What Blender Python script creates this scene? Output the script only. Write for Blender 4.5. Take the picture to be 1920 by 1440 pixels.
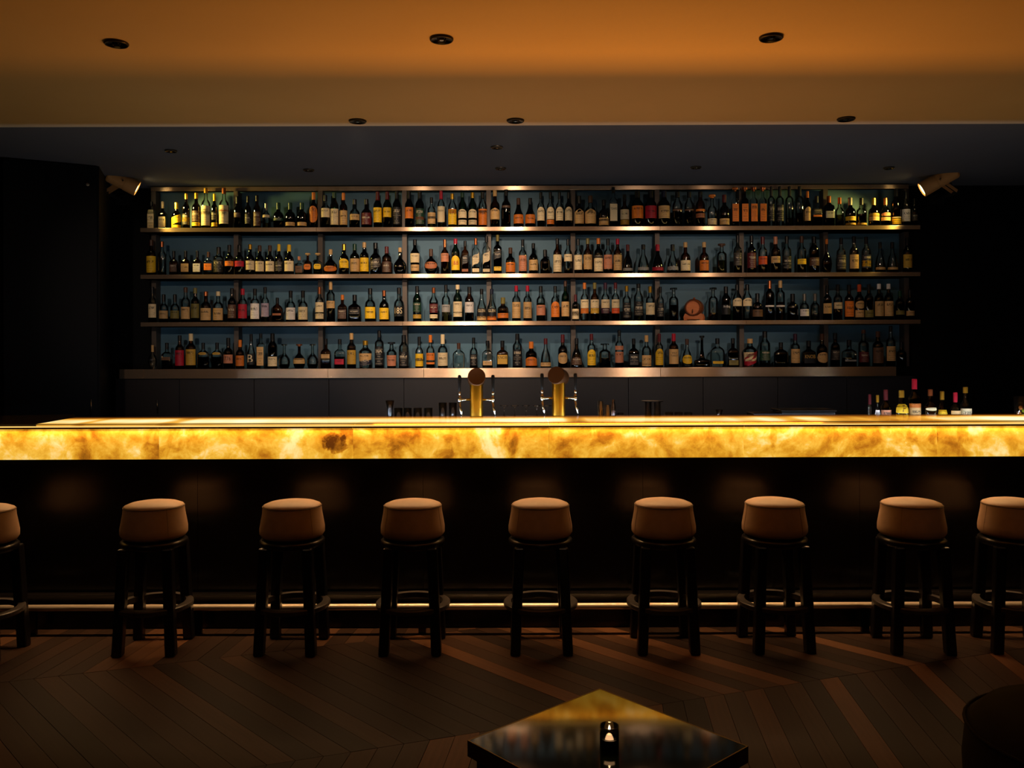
import bpy, bmesh, math, random
from math import sin, cos, pi, radians as R
from mathutils import Vector, Matrix

for o in list(bpy.data.objects):
    bpy.data.objects.remove(o, do_unlink=True)
SC = bpy.context.scene
COL = SC.collection
random.seed(7)

# ------------------------------------------------------------------ camera, world, exposure, lights
F = 1600.0                     # focal length in pixels of the 1920x1440 frame
EYE = 1.5
HOR = 662.0                    # horizon row of the level, shifted lens
ROLL = R(0.2)
cam_d = bpy.data.cameras.new('camera')
cam_d.sensor_width = 36.0
cam_d.lens = F / 1920 * 36
cam_d.shift_y = -(720 - HOR) / 1920
cam_d.clip_start = 0.05
cam = bpy.data.objects.new('camera', cam_d)
COL.objects.link(cam)
cam.location = (0, 0, EYE)
cam.rotation_euler = (Matrix.Rotation(R(90), 4, 'X') @ Matrix.Rotation(-ROLL, 4, 'Z')).to_euler()
SC.camera = cam

wld = bpy.data.worlds.new('world')
SC.world = wld
wld.use_nodes = True
wld.node_tree.nodes['Background'].inputs[0].default_value = (0.5, 0.6, 1, 1)
wld.node_tree.nodes['Background'].inputs[1].default_value = 0.0008

SC.view_settings.view_transform = 'Standard'
SC.view_settings.look = 'None'
SC.view_settings.exposure = 0.0
SC.view_settings.gamma = 1.0
SC.view_settings.use_curve_mapping = False
SC.cycles.transparent_max_bounces = 20
SC.cycles.max_bounces = 8
SC.cycles.sample_clamp_indirect = 3.0
SC.cycles.caustics_reflective = False
SC.cycles.caustics_refractive = False

CEIL = 2.9


def area_light(name, loc, rot, sx, sy, power, col, spread=180):
    d = bpy.data.lights.new(name, 'AREA')
    d.shape = 'RECTANGLE'
    d.size, d.size_y = sx, sy
    d.energy = power
    d.color = col
    d.spread = R(spread)
    o = bpy.data.objects.new(name, d)
    COL.objects.link(o)
    o.location = loc
    o.rotation_euler = rot
    return o


def spot(name, loc, target, power, col, angle, blend=0.4, radius=0.03):
    d = bpy.data.lights.new(name, 'SPOT')
    d.energy = power
    d.color = col
    d.spot_size = R(angle)
    d.spot_blend = blend
    d.shadow_soft_size = radius
    o = bpy.data.objects.new(name, d)
    COL.objects.link(o)
    o.location = loc
    v = Vector(target) - Vector(loc)
    o.rotation_euler = v.to_track_quat('-Z', 'Y').to_euler()
    return o


AMBER = (1.0, 0.315, 0.022)
WARM = (1.0, 0.73, 0.50)
# strips added behind the nosing to brighten the ceiling; a lip hoods the rear
area_light('ceiling_fill_rear', (0.48, 4.7645, 1.096), (R(180), 0, 0), 2.5, 0.0025, 27, AMBER)
area_light('ceiling_fill_front', (0.48, 4.7555, 1.096), (R(180), 0, 0), 2.5, 0.0025, 5.4, (1.0, 0.37, 0.12))
# unseen strip added under the nosing to brighten stools, rail and floor
area_light('stool_fill', (0.15, 4.696, 1.0885), (R(-10), 0, 0), 6.2, 0.006, 27, (1.0, 0.55, 0.24), 104)
# cool strip added behind the counter to brighten the rear ceiling
area_light('rear_ceiling_fill', (0.3, 5.2825, 1.06), (R(140), 0, 0), 6.0, 0.003, 10, (0.7, 0.83, 1.0))
# adjustable downlights over the bar, turned to the bottles
for lx, tx, p in ((-0.93, -1.25, 66), (0.03, -0.1, 74), (2.02, 2.1, 17)):
    spot('shelf_downlight_beam', (lx, 5.13, 2.86), (tx, 7.05, 1.75), p, WARM, 75, 0.9, 0.03)
# downlights of the guest area (behind and above the viewer)
GUEST = ((-2.47, 105, -2.5), (-0.61, 285, -0.45), (1.65, 165, 1.35))
for lx, p, tx in GUEST:
    spot('guest_downlight_beam', (lx, 2.45, 2.86), (tx, 7.0, 1.78), p, (1.0, 0.76, 0.57), 31, 0.85, 0.06)
LOUNGE = (-2.2, 0.3, 2.6)
for lx in LOUNGE:
    spot('lounge_downlight_beam', (lx, 1.2, 2.86), (lx * 0.85, 4.4, 0.72), 9, (1.0, 0.62, 0.36), 36, 0.9, 0.05)

# ------------------------------------------------------------------ helpers
def P(px, py, Y):
    """photo pixel -> point in the plane at depth Y (metres)"""
    dx, dy = px - 960, py - 720
    dx0, dy0 = dx - ROLL * dy, dy + ROLL * dx
    return Vector((dx0 / F * Y, Y, EYE - (dy0 + 720 - HOR) / F * Y))


def lin(h):
    h = h.lstrip('#')
    out = []
    for i in (0, 2, 4):
        c = int(h[i:i + 2], 16) / 255
        out.append(c / 12.92 if c <= 0.04045 else ((c + 0.055) / 1.055) ** 2.4)
    return (*out, 1.0)


MATS = {}


def mat(name, col, rough=0.5, metal=0.0, ior=1.45, coat=0.0, spec=0.5):
    if name in MATS:
        return MATS[name]
    m = bpy.data.materials.new(name)
    m.use_nodes = True
    b = m.node_tree.nodes['Principled BSDF']
    b.inputs['Base Color'].default_value = lin(col) if isinstance(col, str) else (*col[:3], 1)
    b.inputs['Roughness'].default_value = rough
    b.inputs['Metallic'].default_value = metal
    b.inputs['IOR'].default_value = ior
    b.inputs['Coat Weight'].default_value = coat
    b.inputs['Specular IOR Level'].default_value = spec
    MATS[name] = m
    return m


class NT:
    """tiny node helper"""
    def __init__(self, m):
        self.t = m.node_tree
        self.n = self.t.nodes
        self.l = self.t.links

    def add(self, typ, **kw):
        nd = self.n.new(typ)
        for k, v in kw.items():
            if k.startswith('_'):
                setattr(nd, k[1:], v)
            else:
                key = int(k[1:]) if k[0] == 'i' and k[1:].isdigit() else k.replace('__', ' ')
                if isinstance(v, bpy.types.NodeSocket):
                    self.l.new(v, nd.inputs[key])
                else:
                    nd.inputs[key].default_value = v
        return nd

    def math(self, op, a, b=None, c=None, clamp=False):
        nd = self.n.new('ShaderNodeMath')
        nd.operation = op
        nd.use_clamp = clamp
        for i, v in enumerate((a, b, c)):
            if v is None:
                continue
            if isinstance(v, bpy.types.NodeSocket):
                self.l.new(v, nd.inputs[i])
            else:
                nd.inputs[i].default_value = v
        return nd.outputs[0]

    def ramp(self, fac, stops):
        nd = self.n.new('ShaderNodeValToRGB')
        cr = nd.color_ramp
        while len(cr.elements) < len(stops):
            cr.elements.new(0.5)
        for e, (p, c) in zip(cr.elements, stops):
            e.position = p
            e.color = c
        self.l.new(fac, nd.inputs[0])
        return nd.outputs[0]

    def mix(self, fac, a, b):
        nd = self.n.new('ShaderNodeMix')
        nd.data_type = 'RGBA'
        for i, v in ((0, fac), (6, a), (7, b)):
            if isinstance(v, bpy.types.NodeSocket):
                self.l.new(v, nd.inputs[i])
            else:
                nd.inputs[i].default_value = v
        return nd.outputs[2]


def noise_mat(name, c1, c2, scale=(1, 1, 1), nscale=8, rough=0.5, detail=4, bump=0.0, **kw):
    if name in MATS:
        return MATS[name]
    m = mat(name, c1, rough, **kw)
    t = NT(m)
    b = t.n['Principled BSDF']
    tc = t.add('ShaderNodeTexCoord')
    mp = t.add('ShaderNodeMapping', Vector=tc.outputs['Object'], Scale=scale)
    nz = t.add('ShaderNodeTexNoise', Vector=mp.outputs[0], Scale=nscale, Detail=detail)
    a, bb = (lin(c) if isinstance(c, str) else (*c[:3], 1) for c in (c1, c2))
    col = t.ramp(nz.outputs['Fac'], [(0.3, a), (0.7, bb)])
    t.l.new(col, b.inputs['Base Color'])
    if bump:
        bp = t.add('ShaderNodeBump', Strength=bump, Height=nz.outputs['Fac'])
        t.l.new(bp.outputs[0], b.inputs['Normal'])
    return m


def mesh_from(name, verts, faces, smooth=False):
    me = bpy.data.meshes.new(name)
    me.from_pydata([tuple(v) for v in verts], [], faces)
    if smooth:
        me.polygons.foreach_set('use_smooth', [True] * len(me.polygons))
    me.update()
    return me


def obj(name, me, m=None, parent=None, loc=None, rot=None):
    """link a mesh; world-space meshes of a part are shifted so that the parent's place does not move them"""
    o = bpy.data.objects.new(name, me)
    COL.objects.link(o)
    if m is not None:
        me.materials.clear()
        me.materials.append(m)
    if parent is not None:
        o.parent = parent
    if loc is not None:
        o.location = loc
    if rot is not None:
        o.rotation_euler = rot
    return o


def tag(o, label, cat, group=None):
    o['label'] = label
    o['category'] = cat
    if group:
        o['group'] = group
    return o


def thing(name, label, cat, loc=(0, 0, 0), rotz=0.0, group=None):
    o = bpy.data.objects.new(name, None)
    o.empty_display_size = 0.05
    COL.objects.link(o)
    o.location = loc
    o.rotation_euler = (0, 0, rotz)
    return tag(o, label, cat, group)


def structure(o):
    o['kind'] = 'structure'
    return o


class MB:
    """collects simple solids into one mesh"""
    def __init__(self):
        self.v, self.f = [], []

    def add(self, verts, faces):
        k = len(self.v)
        self.v += [tuple(v) for v in verts]
        self.f += [tuple(i + k for i in f) for f in faces]
        return self

    def box(self, x0, x1, y0, y1, z0, z1):
        vs = [(x, y, z) for z in (z0, z1) for y in (y0, y1) for x in (x0, x1)]
        return self.add(vs, [(0, 2, 3, 1), (4, 5, 7, 6), (0, 1, 5, 4), (2, 6, 7, 3), (0, 4, 6, 2), (1, 3, 7, 5)])

    def prism(self, poly, z0, z1):
        n = len(poly)
        vs = [(x, y, z0) for x, y in poly] + [(x, y, z1) for x, y in poly]
        fs = [tuple(range(n - 1, -1, -1)), tuple(range(n, 2 * n))]
        fs += [(i, (i + 1) % n, n + (i + 1) % n, n + i) for i in range(n)]
        return self.add(vs, fs)

    def lathe(self, prof, seg=24, axis=None, org=(0, 0, 0), n=2.0, depth=1.0, cap=True):
        """prof: list of (z, r)"""
        rings = []
        vs, fs = [], []
        for z, r in prof:
            rings.append(len(vs))
            for k in range(seg):
                a = 2 * pi * k / seg
                c, s = cos(a), sin(a)
                if n != 2.0:
                    e = 2.0 / n
                    c = math.copysign(abs(c) ** e, c)
                    s = math.copysign(abs(s) ** e, s)
                vs.append((r * c, r * s * depth, z))
        for i in range(len(prof) - 1):
            a, b = rings[i], rings[i + 1]
            for k in range(seg):
                k2 = (k + 1) % seg
                fs.append((a + k, a + k2, b + k2, b + k))
        if cap:
            if prof[0][1] > 1e-6:
                fs.append(tuple(range(seg - 1, -1, -1)))
            if prof[-1][1] > 1e-6:
                fs.append(tuple(rings[-1] + k for k in range(seg)))
        if axis is not None:
            q = Vector(axis).normalized().to_track_quat('Z', 'Y').to_matrix()
            vs = [q @ Vector(v) for v in vs]
        o = Vector(org)
        vs = [Vector(v) + o for v in vs]
        return self.add(vs, fs)

    def tube(self, pts, r, seg=12):
        """a round bar along a polyline"""
        pts = [Vector(p) for p in pts]
        rr = r if isinstance(r, (list, tuple)) else [r] * len(pts)
        vs, fs = [], []
        up = Vector((0, 0, 1))
        for i, p in enumerate(pts):
            d = (pts[min(i + 1, len(pts) - 1)] - pts[max(i - 1, 0)]).normalized()
            ref = up if abs(d.z) < 0.95 else Vector((1, 0, 0))
            s = d.cross(ref).normalized()
            t = s.cross(d).normalized()
            for k in range(seg):
                a = 2 * pi * k / seg
                vs.append(p + s * cos(a) * rr[i] + t * sin(a) * rr[i])
        for i in range(len(pts) - 1):
            for k in range(seg):
                k2 = (k + 1) % seg
                fs.append((i * seg + k, (i + 1) * seg + k, (i + 1) * seg + k2, i * seg + k2))
        fs.append(tuple(range(seg)))
        fs.append(tuple((len(pts) - 1) * seg + k for k in range(seg - 1, -1, -1)))
        return self.add(vs, fs)

    def mesh(self, name='mesh', smooth=False):
        return mesh_from(name, self.v, self.f, smooth)


def bevelled(me, w=0.004, seg=2):
    bm = bmesh.new()
    bm.from_mesh(me)
    bmesh.ops.remove_doubles(bm, verts=bm.verts, dist=1e-6)
    bmesh.ops.bevel(bm, geom=list(bm.edges), offset=w, segments=seg, affect='EDGES', profile=0.5)
    bmesh.ops.recalc_face_normals(bm, faces=bm.faces)
    bm.to_mesh(me)
    bm.free()
    return me


def part(name, mb, m, parent, smooth=False, bevel=0.0):
    """part whose shape was collected in world coordinates under an unrotated thing"""
    me = mb.mesh(name, smooth)
    if bevel:
        bevelled(me, bevel)
    return obj(name, me, m, parent, loc=-Vector(parent.location))


def text_mesh(s, size, bend=None, off=0.0):
    cu = bpy.data.curves.new('lettering', 'FONT')
    cu.body = s
    cu.size = size
    cu.align_x = 'CENTER'
    cu.align_y = 'CENTER'
    cu.resolution_u = 2
    o = bpy.data.objects.new('lettering', cu)
    COL.objects.link(o)
    dg = bpy.context.evaluated_depsgraph_get()
    me = bpy.data.meshes.new_from_object(o.evaluated_get(dg))
    bpy.data.objects.remove(o, do_unlink=True)
    bpy.data.curves.remove(cu)
    return me


# ------------------------------------------------------------------ materials
def glass_mat(name, tint, rough=0.05, ior=1.7):
    if name in MATS:
        return MATS[name]
    m = bpy.data.materials.new(name)
    m.use_nodes = True
    t = NT(m)
    t.n.remove(t.n['Principled BSDF'])
    out = t.n['Material Output']
    tr = t.add('ShaderNodeBsdfTransparent', Color=(*tint, 1))
    gl = t.add('ShaderNodeBsdfGlossy', Color=(1, 1, 1, 1), Roughness=rough)
    fr = t.add('ShaderNodeFresnel', IOR=ior)
    mx = t.add('ShaderNodeMixShader')
    t.l.new(fr.outputs[0], mx.inputs[0])
    t.l.new(tr.outputs[0], mx.inputs[1])
    t.l.new(gl.outputs[0], mx.inputs[2])
    t.l.new(mx.outputs[0], out.inputs[0])
    MATS[name] = m
    return m


GLASS = {'C': (0.86, 0.9, 0.88), 'G': (0.05, 0.22, 0.11), 'A': (0.5, 0.2, 0.06), 'K': (0.012, 0.012, 0.016),
         'N': (0.12, 0.035, 0.015), 'E': (0.02, 0.07, 0.04), 'V': (0.35, 0.32, 0.1), 'B': (0.02, 0.03, 0.06)}
GNAME = {'C': 'clear', 'G': 'green', 'A': 'amber', 'K': 'black', 'N': 'dark brown', 'E': 'dark green',
         'V': 'olive', 'B': 'dark blue'}
LIQ = {'a': (0.42, 0.15, 0.035), 'd': (0.13, 0.03, 0.02), 'k': (0.03, 0.012, 0.012), 'v': (0.4, 0.33, 0.1),
       'q': (0.07, 0.018, 0.03), 'y': (0.75, 0.55, 0.2), 'e': (0.2, 0.3, 0.05)}
COLS = {'k': '#0d0d10', 'w': '#ece0d6', 'c': '#ead0a0', 't': '#d0a468', 'o': '#dc7622', 'y': '#f0bd1e', 'g': '#c89a34',
        'r': '#b3122e', 'd': '#571018', 'n': '#4a2c1c', 'p': '#c77f5c', 'l': '#a895a4', 's': '#98938c', 'u': '#a8613a',
        'e': '#123a26', 'v': '#7d7034', 'b': '#10162c', 'q': '#38142c', 'm': '#6a4a30', 'x': '#2a2420', 'f': '#c94a1c'}
CNAME = {'k': 'black', 'w': 'white', 'c': 'cream', 't': 'tan', 'o': 'orange', 'y': 'yellow', 'g': 'gold', 'r': 'crimson',
         'd': 'dark red', 'n': 'brown', 'p': 'salmon', 'l': 'lilac', 's': 'silver', 'u': 'copper', 'e': 'green',
         'v': 'olive', 'b': 'navy', 'q': 'purple', 'm': 'bronze', 'x': 'charcoal', 'f': 'flame red'}


def label_mat(k, plain=False):
    nm = 'label_' + CNAME[k] + ('_plain' if plain else '')
    if nm in MATS:
        return MATS[nm]
    m = mat(nm, COLS[k], 0.55)
    t = NT(m)
    b = t.n['Principled BSDF']
    tc = t.add('ShaderNodeTexCoord')
    oi = t.add('ShaderNodeObjectInfo')
    base = lin(COLS[k])
    hs = t.add('ShaderNodeHueSaturation', Color=base,
               Value=t.math('ADD', 0.82, t.math('MULTIPLY', oi.outputs['Random'], 0.36)))
    c = hs.outputs[0]
    if not plain:
        sp = t.add('ShaderNodeSeparateXYZ', Vector=tc.outputs['Generated'])
        rnd = t.math('MULTIPLY', oi.outputs['Random'], 37.0)
        r2 = t.math('FRACT', t.math('MULTIPLY', oi.outputs['Random'], 7.31))
        # small print in rows
        rows = t.math('ADD', t.math('FLOOR', t.math('MULTIPLY', r2, 4.0)), 6.0)
        zz = t.math('FRACT', t.math('MULTIPLY', sp.outputs[2], rows))
        band = t.math('GREATER_THAN', zz, 0.45)
        cb = t.add('ShaderNodeCombineXYZ', X=t.math('MULTIPLY', sp.outputs[0], 22.0),
                   Y=t.math('MULTIPLY', sp.outputs[2], 30.0), Z=rnd)
        nz = t.add('ShaderNodeTexNoise', Vector=cb.outputs[0], Scale=1.0, Detail=3.0)
        ax = t.math('ABSOLUTE', t.math('SUBTRACT', sp.outputs[0], 0.5))
        cw = t.add('ShaderNodeCombineXYZ', X=0.0, Y=t.math('FLOOR', t.math('MULTIPLY', sp.outputs[2], rows)), Z=rnd)
        nw = t.add('ShaderNodeTexNoise', Vector=cw.outputs[0], Scale=1.7, Detail=0.0)
        wide = t.math('LESS_THAN', ax, t.math('SUBTRACT', t.math('MULTIPLY', nw.outputs['Fac'], 0.9), 0.14))
        small = t.math('MULTIPLY', t.math('MULTIPLY', band, t.math('GREATER_THAN', nz.outputs['Fac'], 0.5)), wide)
        small = t.math('MULTIPLY', small, 0.45)
        # one larger title line
        tz = t.math('ADD', 0.55, t.math('MULTIPLY', r2, 0.25))
        tb = t.math('LESS_THAN', t.math('ABSOLUTE', t.math('SUBTRACT', sp.outputs[2], tz)), 0.075)
        ct = t.add('ShaderNodeCombineXYZ', X=t.math('MULTIPLY', sp.outputs[0], 13.0), Y=t.math('MULTIPLY', sp.outputs[2], 7.0), Z=rnd)
        nt = t.add('ShaderNodeTexNoise', Vector=ct.outputs[0], Scale=1.0, Detail=1.0)
        title = t.math('MULTIPLY', t.math('MULTIPLY', tb, t.math('GREATER_THAN', nt.outputs['Fac'], 0.44)), t.math('LESS_THAN', ax, 0.36))
        inside = t.math('LESS_THAN', t.math('ABSOLUTE', t.math('SUBTRACT', sp.outputs[2], 0.5)), 0.44)
        ink = t.math('MULTIPLY', t.math('MAXIMUM', t.math('MULTIPLY', small, t.math('SUBTRACT', 1.0, tb)), t.math('MULTIPLY', title, 0.8)), inside)
        lum = sum(base[:3]) / 3
        inkc = lin('#b7a68c') if lum < 0.06 else tuple(q * 0.12 for q in base[:3]) + (1,)
        c = t.mix(ink, c, inkc)
    t.l.new(c, b.inputs['Base Color'])
    return m


def cap_mat(k):
    metal = k in 'gsu'
    return mat('cap_' + CNAME[k], COLS[k], 0.3 if metal else 0.38, 0.8 if metal else 0.0)


M_floor_base = mat('floor_underlay', '#120b08', 0.8)
M_black = noise_mat('black_lacquer', '#0a0909', '#100e0e', nscale=3, rough=0.24)
M_blackmat = mat('black_matt', '#08080a', 0.6)
M_navy = noise_mat('dark_navy_wall', '#06070b', '#08090d', nscale=2, rough=0.7, spec=0.2)
M_ceil = noise_mat('ceiling_plaster', '#d8c4a6', '#decbae', nscale=1.3, rough=0.9)
M_ceil_dark = noise_mat('ceiling_dark_grey', '#52545c', '#575961', nscale=1.3, rough=0.9)
M_teal = noise_mat('teal_back_panel', '#456a80', '#4d748a', nscale=2, rough=0.55)
M_stoolwood = noise_mat('stool_black_wood', '#0c0b0c', '#131113', scale=(1, 1, 0.1), nscale=30, rough=0.3)
M_stooltop = noise_mat('beige_stool_leather', '#a88a71', '#b29379', nscale=25, rough=0.5, bump=0.03)
M_ring = noise_mat('worn_black_ring', '#2a2726', '#38332f', nscale=40, rough=0.42)
M_seam = mat('stool_seam', '#4d3522', 0.6)
M_sideseam = mat('stool_side_seam', '#7d6450', 0.6)
M_chrome = mat('chrome', '#f0e9dc', 0.13, 1.0)
M_rail = mat('satin_steel', '#e8dcc8', 0.32, 0.6)
M_brass = mat('brass', '#ffbe3c', 0.3, 1.0)
M_bronze_disc = mat('bronze_disc', '#6a4528', 0.45, 0.35)
M_lampbody = noise_mat('tan_enamel', '#c48c52', '#cc9459', nscale=40, rough=0.45)
M_dark_reflector = mat('dark_reflector', '#26241f', 0.12, 0.9)
M_trim = mat('downlight_trim', '#3a342c', 0.35, 0.6)
M_barrel = noise_mat('cask_wood', '#7c3a18', '#93481f', scale=(1, 6, 1), nscale=18, rough=0.5)
M_barrelhead = noise_mat('cask_head_wood', '#c0683a', '#cf7b48', scale=(1, 1, 4), nscale=20, rough=0.5)
M_hoop = mat('cask_hoop', '#5b3219', 0.4, 0.3)
M_clear = glass_mat('clear_glassware', (0.965, 0.97, 0.965), 0.08, 1.6)


def steel_mat():
    m = mat('brushed_steel', (0.62, 0.47, 0.35), 0.26, 0.82)
    t = NT(m)
    b = t.n['Principled BSDF']
    tg = t.add('ShaderNodeCombineXYZ', X=0.0, Y=0.0, Z=1.0)
    t.l.new(tg.outputs[0], b.inputs['Tangent'])
    b.inputs['Anisotropic'].default_value = 0.97
    tc = t.add('ShaderNodeTexCoord')
    mp = t.add('ShaderNodeMapping', Vector=tc.outputs['Object'], Scale=(1.2, 60, 160))
    nz = t.add('ShaderNodeTexNoise', Vector=mp.outputs[0], Scale=2.0, Detail=4.0)
    c = t.ramp(nz.outputs['Fac'], [(0.3, (0.58, 0.38, 0.24, 1)), (0.7, (0.72, 0.50, 0.33, 1))])
    t.l.new(c, b.inputs['Base Color'])
    return m


M_steel = steel_mat()
M_post = mat('brown_steel_post', (0.10, 0.078, 0.064), 0.5, 0.4)


def onyx_mat(name, strength, blobs, top=False):
    """backlit onyx: the stone itself glows, veins and stains belong to the stone"""
    m = bpy.data.materials.new(name)
    m.use_nodes = True
    t = NT(m)
    b = t.n['Principled BSDF']
    tc = t.add('ShaderNodeTexCoord')
    pos = tc.outputs['Object']
    oi = t.add('ShaderNodeObjectInfo')
    sh = t.add('ShaderNodeCombineXYZ', X=t.math('MULTIPLY', oi.outputs['Random'], 31.0),
               Y=t.math('MULTIPLY', oi.outputs['Random'], 17.0), Z=0.0)
    pv = t.add('ShaderNodeVectorMath', _operation='ADD', i0=pos, i1=sh.outputs[0])
    n1 = t.add('ShaderNodeTexNoise', Vector=pv.outputs[0], Scale=3.2, Detail=5.0, Roughness=0.55, Distortion=0.8)
    n2 = t.add('ShaderNodeTexNoise', Vector=pv.outputs[0], Scale=13.0, Detail=6.0, Roughness=0.65, Distortion=0.5)
    n3 = t.add('ShaderNodeTexNoise', Vector=pv.outputs[0], Scale=60.0, Detail=3.0, Roughness=0.7)
    s = t.math('ADD', t.math('SUBTRACT', t.math('MULTIPLY', n1.outputs['Fac'], 1.25), 0.2), t.math('SUBTRACT', t.math('MULTIPLY', n2.outputs['Fac'], 0.56), 0.09))
    s = t.math('ADD', s, t.math('SUBTRACT', t.math('MULTIPLY', n3.outputs['Fac'], 0.14), 0.15))
    s = t.math('ADD', s, t.math('MULTIPLY', t.math('SUBTRACT', oi.outputs['Random'], 0.5), 0.05))
    # stains of the stone
    sp = t.add('ShaderNodeSeparateXYZ', Vector=pos)
    wob = t.math('MULTIPLY', t.math('SUBTRACT', n2.outputs['Fac'], 0.5), 1.0)
    for (bx, bz, rx, rz, amt) in blobs:
        dx = t.math('DIVIDE', t.math('SUBTRACT', sp.outputs[0], bx), rx)
        dz = t.math('DIVIDE', t.math('SUBTRACT', sp.outputs[1 if top else 2], bz), rz)
        d2 = t.math('ADD', t.math('MULTIPLY', dx, dx), t.math('MULTIPLY', dz, dz))
        w = t.math('SUBTRACT', 1.0, t.math('ADD', d2, t.math('MULTIPLY', wob, 2.2)), clamp=True)
        w = t.math('MULTIPLY', w, t.math('SUBTRACT', 2.0, w))
        s = t.math('SUBTRACT', s, t.math('MULTIPLY', w, amt))
    # vertical veins
    vx = t.add('ShaderNodeMapping', Vector=pv.outputs[0], Scale=(9.0, 9.0, 0.7))
    n4 = t.add('ShaderNodeTexNoise', Vector=vx.outputs[0], Scale=1.0, Detail=2.0)
    vein = t.math('MULTIPLY', t.math('SUBTRACT', n4.outputs['Fac'], 0.64, clamp=True), 0.9)
    s = t.math('SUBTRACT', s, vein)
    c = t.ramp(s, [(0.16, (0.10, 0.028, 0.003, 1)), (0.36, (0.43, 0.155, 0.008, 1)), (0.50, (0.66, 0.31, 0.018, 1)),
                   (0.62, (0.82, 0.47, 0.05, 1)), (0.78, (0.95, 0.73, 0.30, 1))])
    t.l.new(c, b.inputs['Base Color'])
    b.inputs['Base Color'].default_value = (0.3, 0.15, 0.05, 1)
    dk = t.mix(0.75, c, (0, 0, 0, 1))
    t.l.new(dk, b.inputs['Base Color'])
    b.inputs['Roughness'].default_value = 0.12
    if top:
        # the tube under the slab sits behind its front edge; darker stone lets less through
        dy = t.math('DIVIDE', t.math('SUBTRACT', sp.outputs[1], 4.94), 0.28)
        g = t.math('SUBTRACT', 1.0, t.math('MULTIPLY', dy, dy), clamp=True)
        mx = t.add('ShaderNodeMapping', Vector=pos, Scale=(1.7, 0.6, 1.0))
        n5 = t.add('ShaderNodeTexNoise', Vector=mx.outputs[0], Scale=1.0, Detail=3.0)
        k = t.math('ADD', t.math('MULTIPLY', n5.outputs['Fac'], 1.5), 0.14)
        for (bx, bz, rx, rz, amt) in blobs:
            dx = t.math('DIVIDE', t.math('SUBTRACT', sp.outputs[0], bx), rx)
            w = t.math('SUBTRACT', 1.0, t.math('MULTIPLY', dx, dx), clamp=True)
            k = t.math('SUBTRACT', k, t.math('MULTIPLY', w, amt))
        g = t.math('MULTIPLY', g, k, clamp=True)
        ec = t.ramp(g, [(0.0, (0.07, 0.02, 0.002, 1)), (0.30, (0.42, 0.14, 0.008, 1)), (0.58, (0.85, 0.42, 0.05, 1)), (0.85, (1.0, 0.82, 0.36, 1)), (1.0, (1.0, 0.93, 0.62, 1))])
        t.l.new(ec, b.inputs['Emission Color'])
        b.inputs['Base Color'].default_value = (0.12, 0.06, 0.02, 1)
        for lk in list(b.inputs['Base Color'].links):
            t.l.remove(lk)
    else:
        t.l.new(c, b.inputs['Emission Color'])
    b.inputs['Emission Strength'].default_value = strength
    return m


BL = []
for px, py, rx, ry, a in ((627, 831, 24, 20, .41), (1570, 838, 62, 42, .13), (352, 835, 34, 30, .14), (1708, 822, 14, 18, .22),
                          (1750, 820, 10, 14, .22), (1806, 812, 12, 26, .24), (1690, 830, 26, 34, .12), (285, 850, 26, 20, .2),
                          (840, 822, 10, 9, .2), (1450, 815, 8, 24, .2), (150, 842, 22, 24, .12), (1130, 822, 26, 18, .16),
                          (830, 852, 22, 12, .2), (745, 820, 30, 26, .1), (960, 828, 14, 30, .14), (1325, 830, 34, 26, .1)):
    p = P(px, py, 4.70)
    BL.append((p.x, p.z, rx / F * 4.7, ry / F * 4.7, a * .9 if a > .4 else a * .6))
M_onyx = onyx_mat('backlit_onyx_front', 1.0, BL)
TB = []
for px, rx, am in ((1610, 75, .5), (1078, 22, .35), (1690, 70, .45), (335, 22, .35), (1400, 30, .3), (175, 14, .25), (1480, 25, .3)):
    TB.append(((px - 960) / F * 4.95, 4.95, rx / F * 4.95, 0.6, am))
M_onyx_top = onyx_mat('backlit_onyx_top', 1.1, TB, top=True)


# ------------------------------------------------------------------ the setting
fl = MB().box(-5.5, 5.5, -2.5, 7.2, -0.08, -0.02)
floor = structure(obj('floor', fl.mesh('floor'), M_floor_base))
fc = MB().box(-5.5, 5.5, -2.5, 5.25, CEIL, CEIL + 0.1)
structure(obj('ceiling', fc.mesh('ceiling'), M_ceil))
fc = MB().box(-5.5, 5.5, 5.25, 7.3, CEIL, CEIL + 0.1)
structure(obj('ceiling', fc.mesh('ceiling'), M_ceil_dark))  # darker grey from above the bar's inner edge to the back wall
structure(obj('wall_back', MB().box(-5.5, 5.5, 7.2, 7.3, -0.08, CEIL).mesh('wall_back'), M_navy))
structure(obj('wall_left', MB().box(-5.6, -5.5, -2.5, 7.3, -0.08, CEIL + 0.1).mesh('wall_left'), M_navy))
structure(obj('wall_right', MB().box(5.5, 5.6, -2.5, 7.3, -0.08, CEIL + 0.1).mesh('wall_right'), M_navy))
structure(obj('wall_front', MB().box(-5.6, 5.6, -2.6, -2.5, -0.08, CEIL + 0.1).mesh('wall_front'), M_navy))

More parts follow.
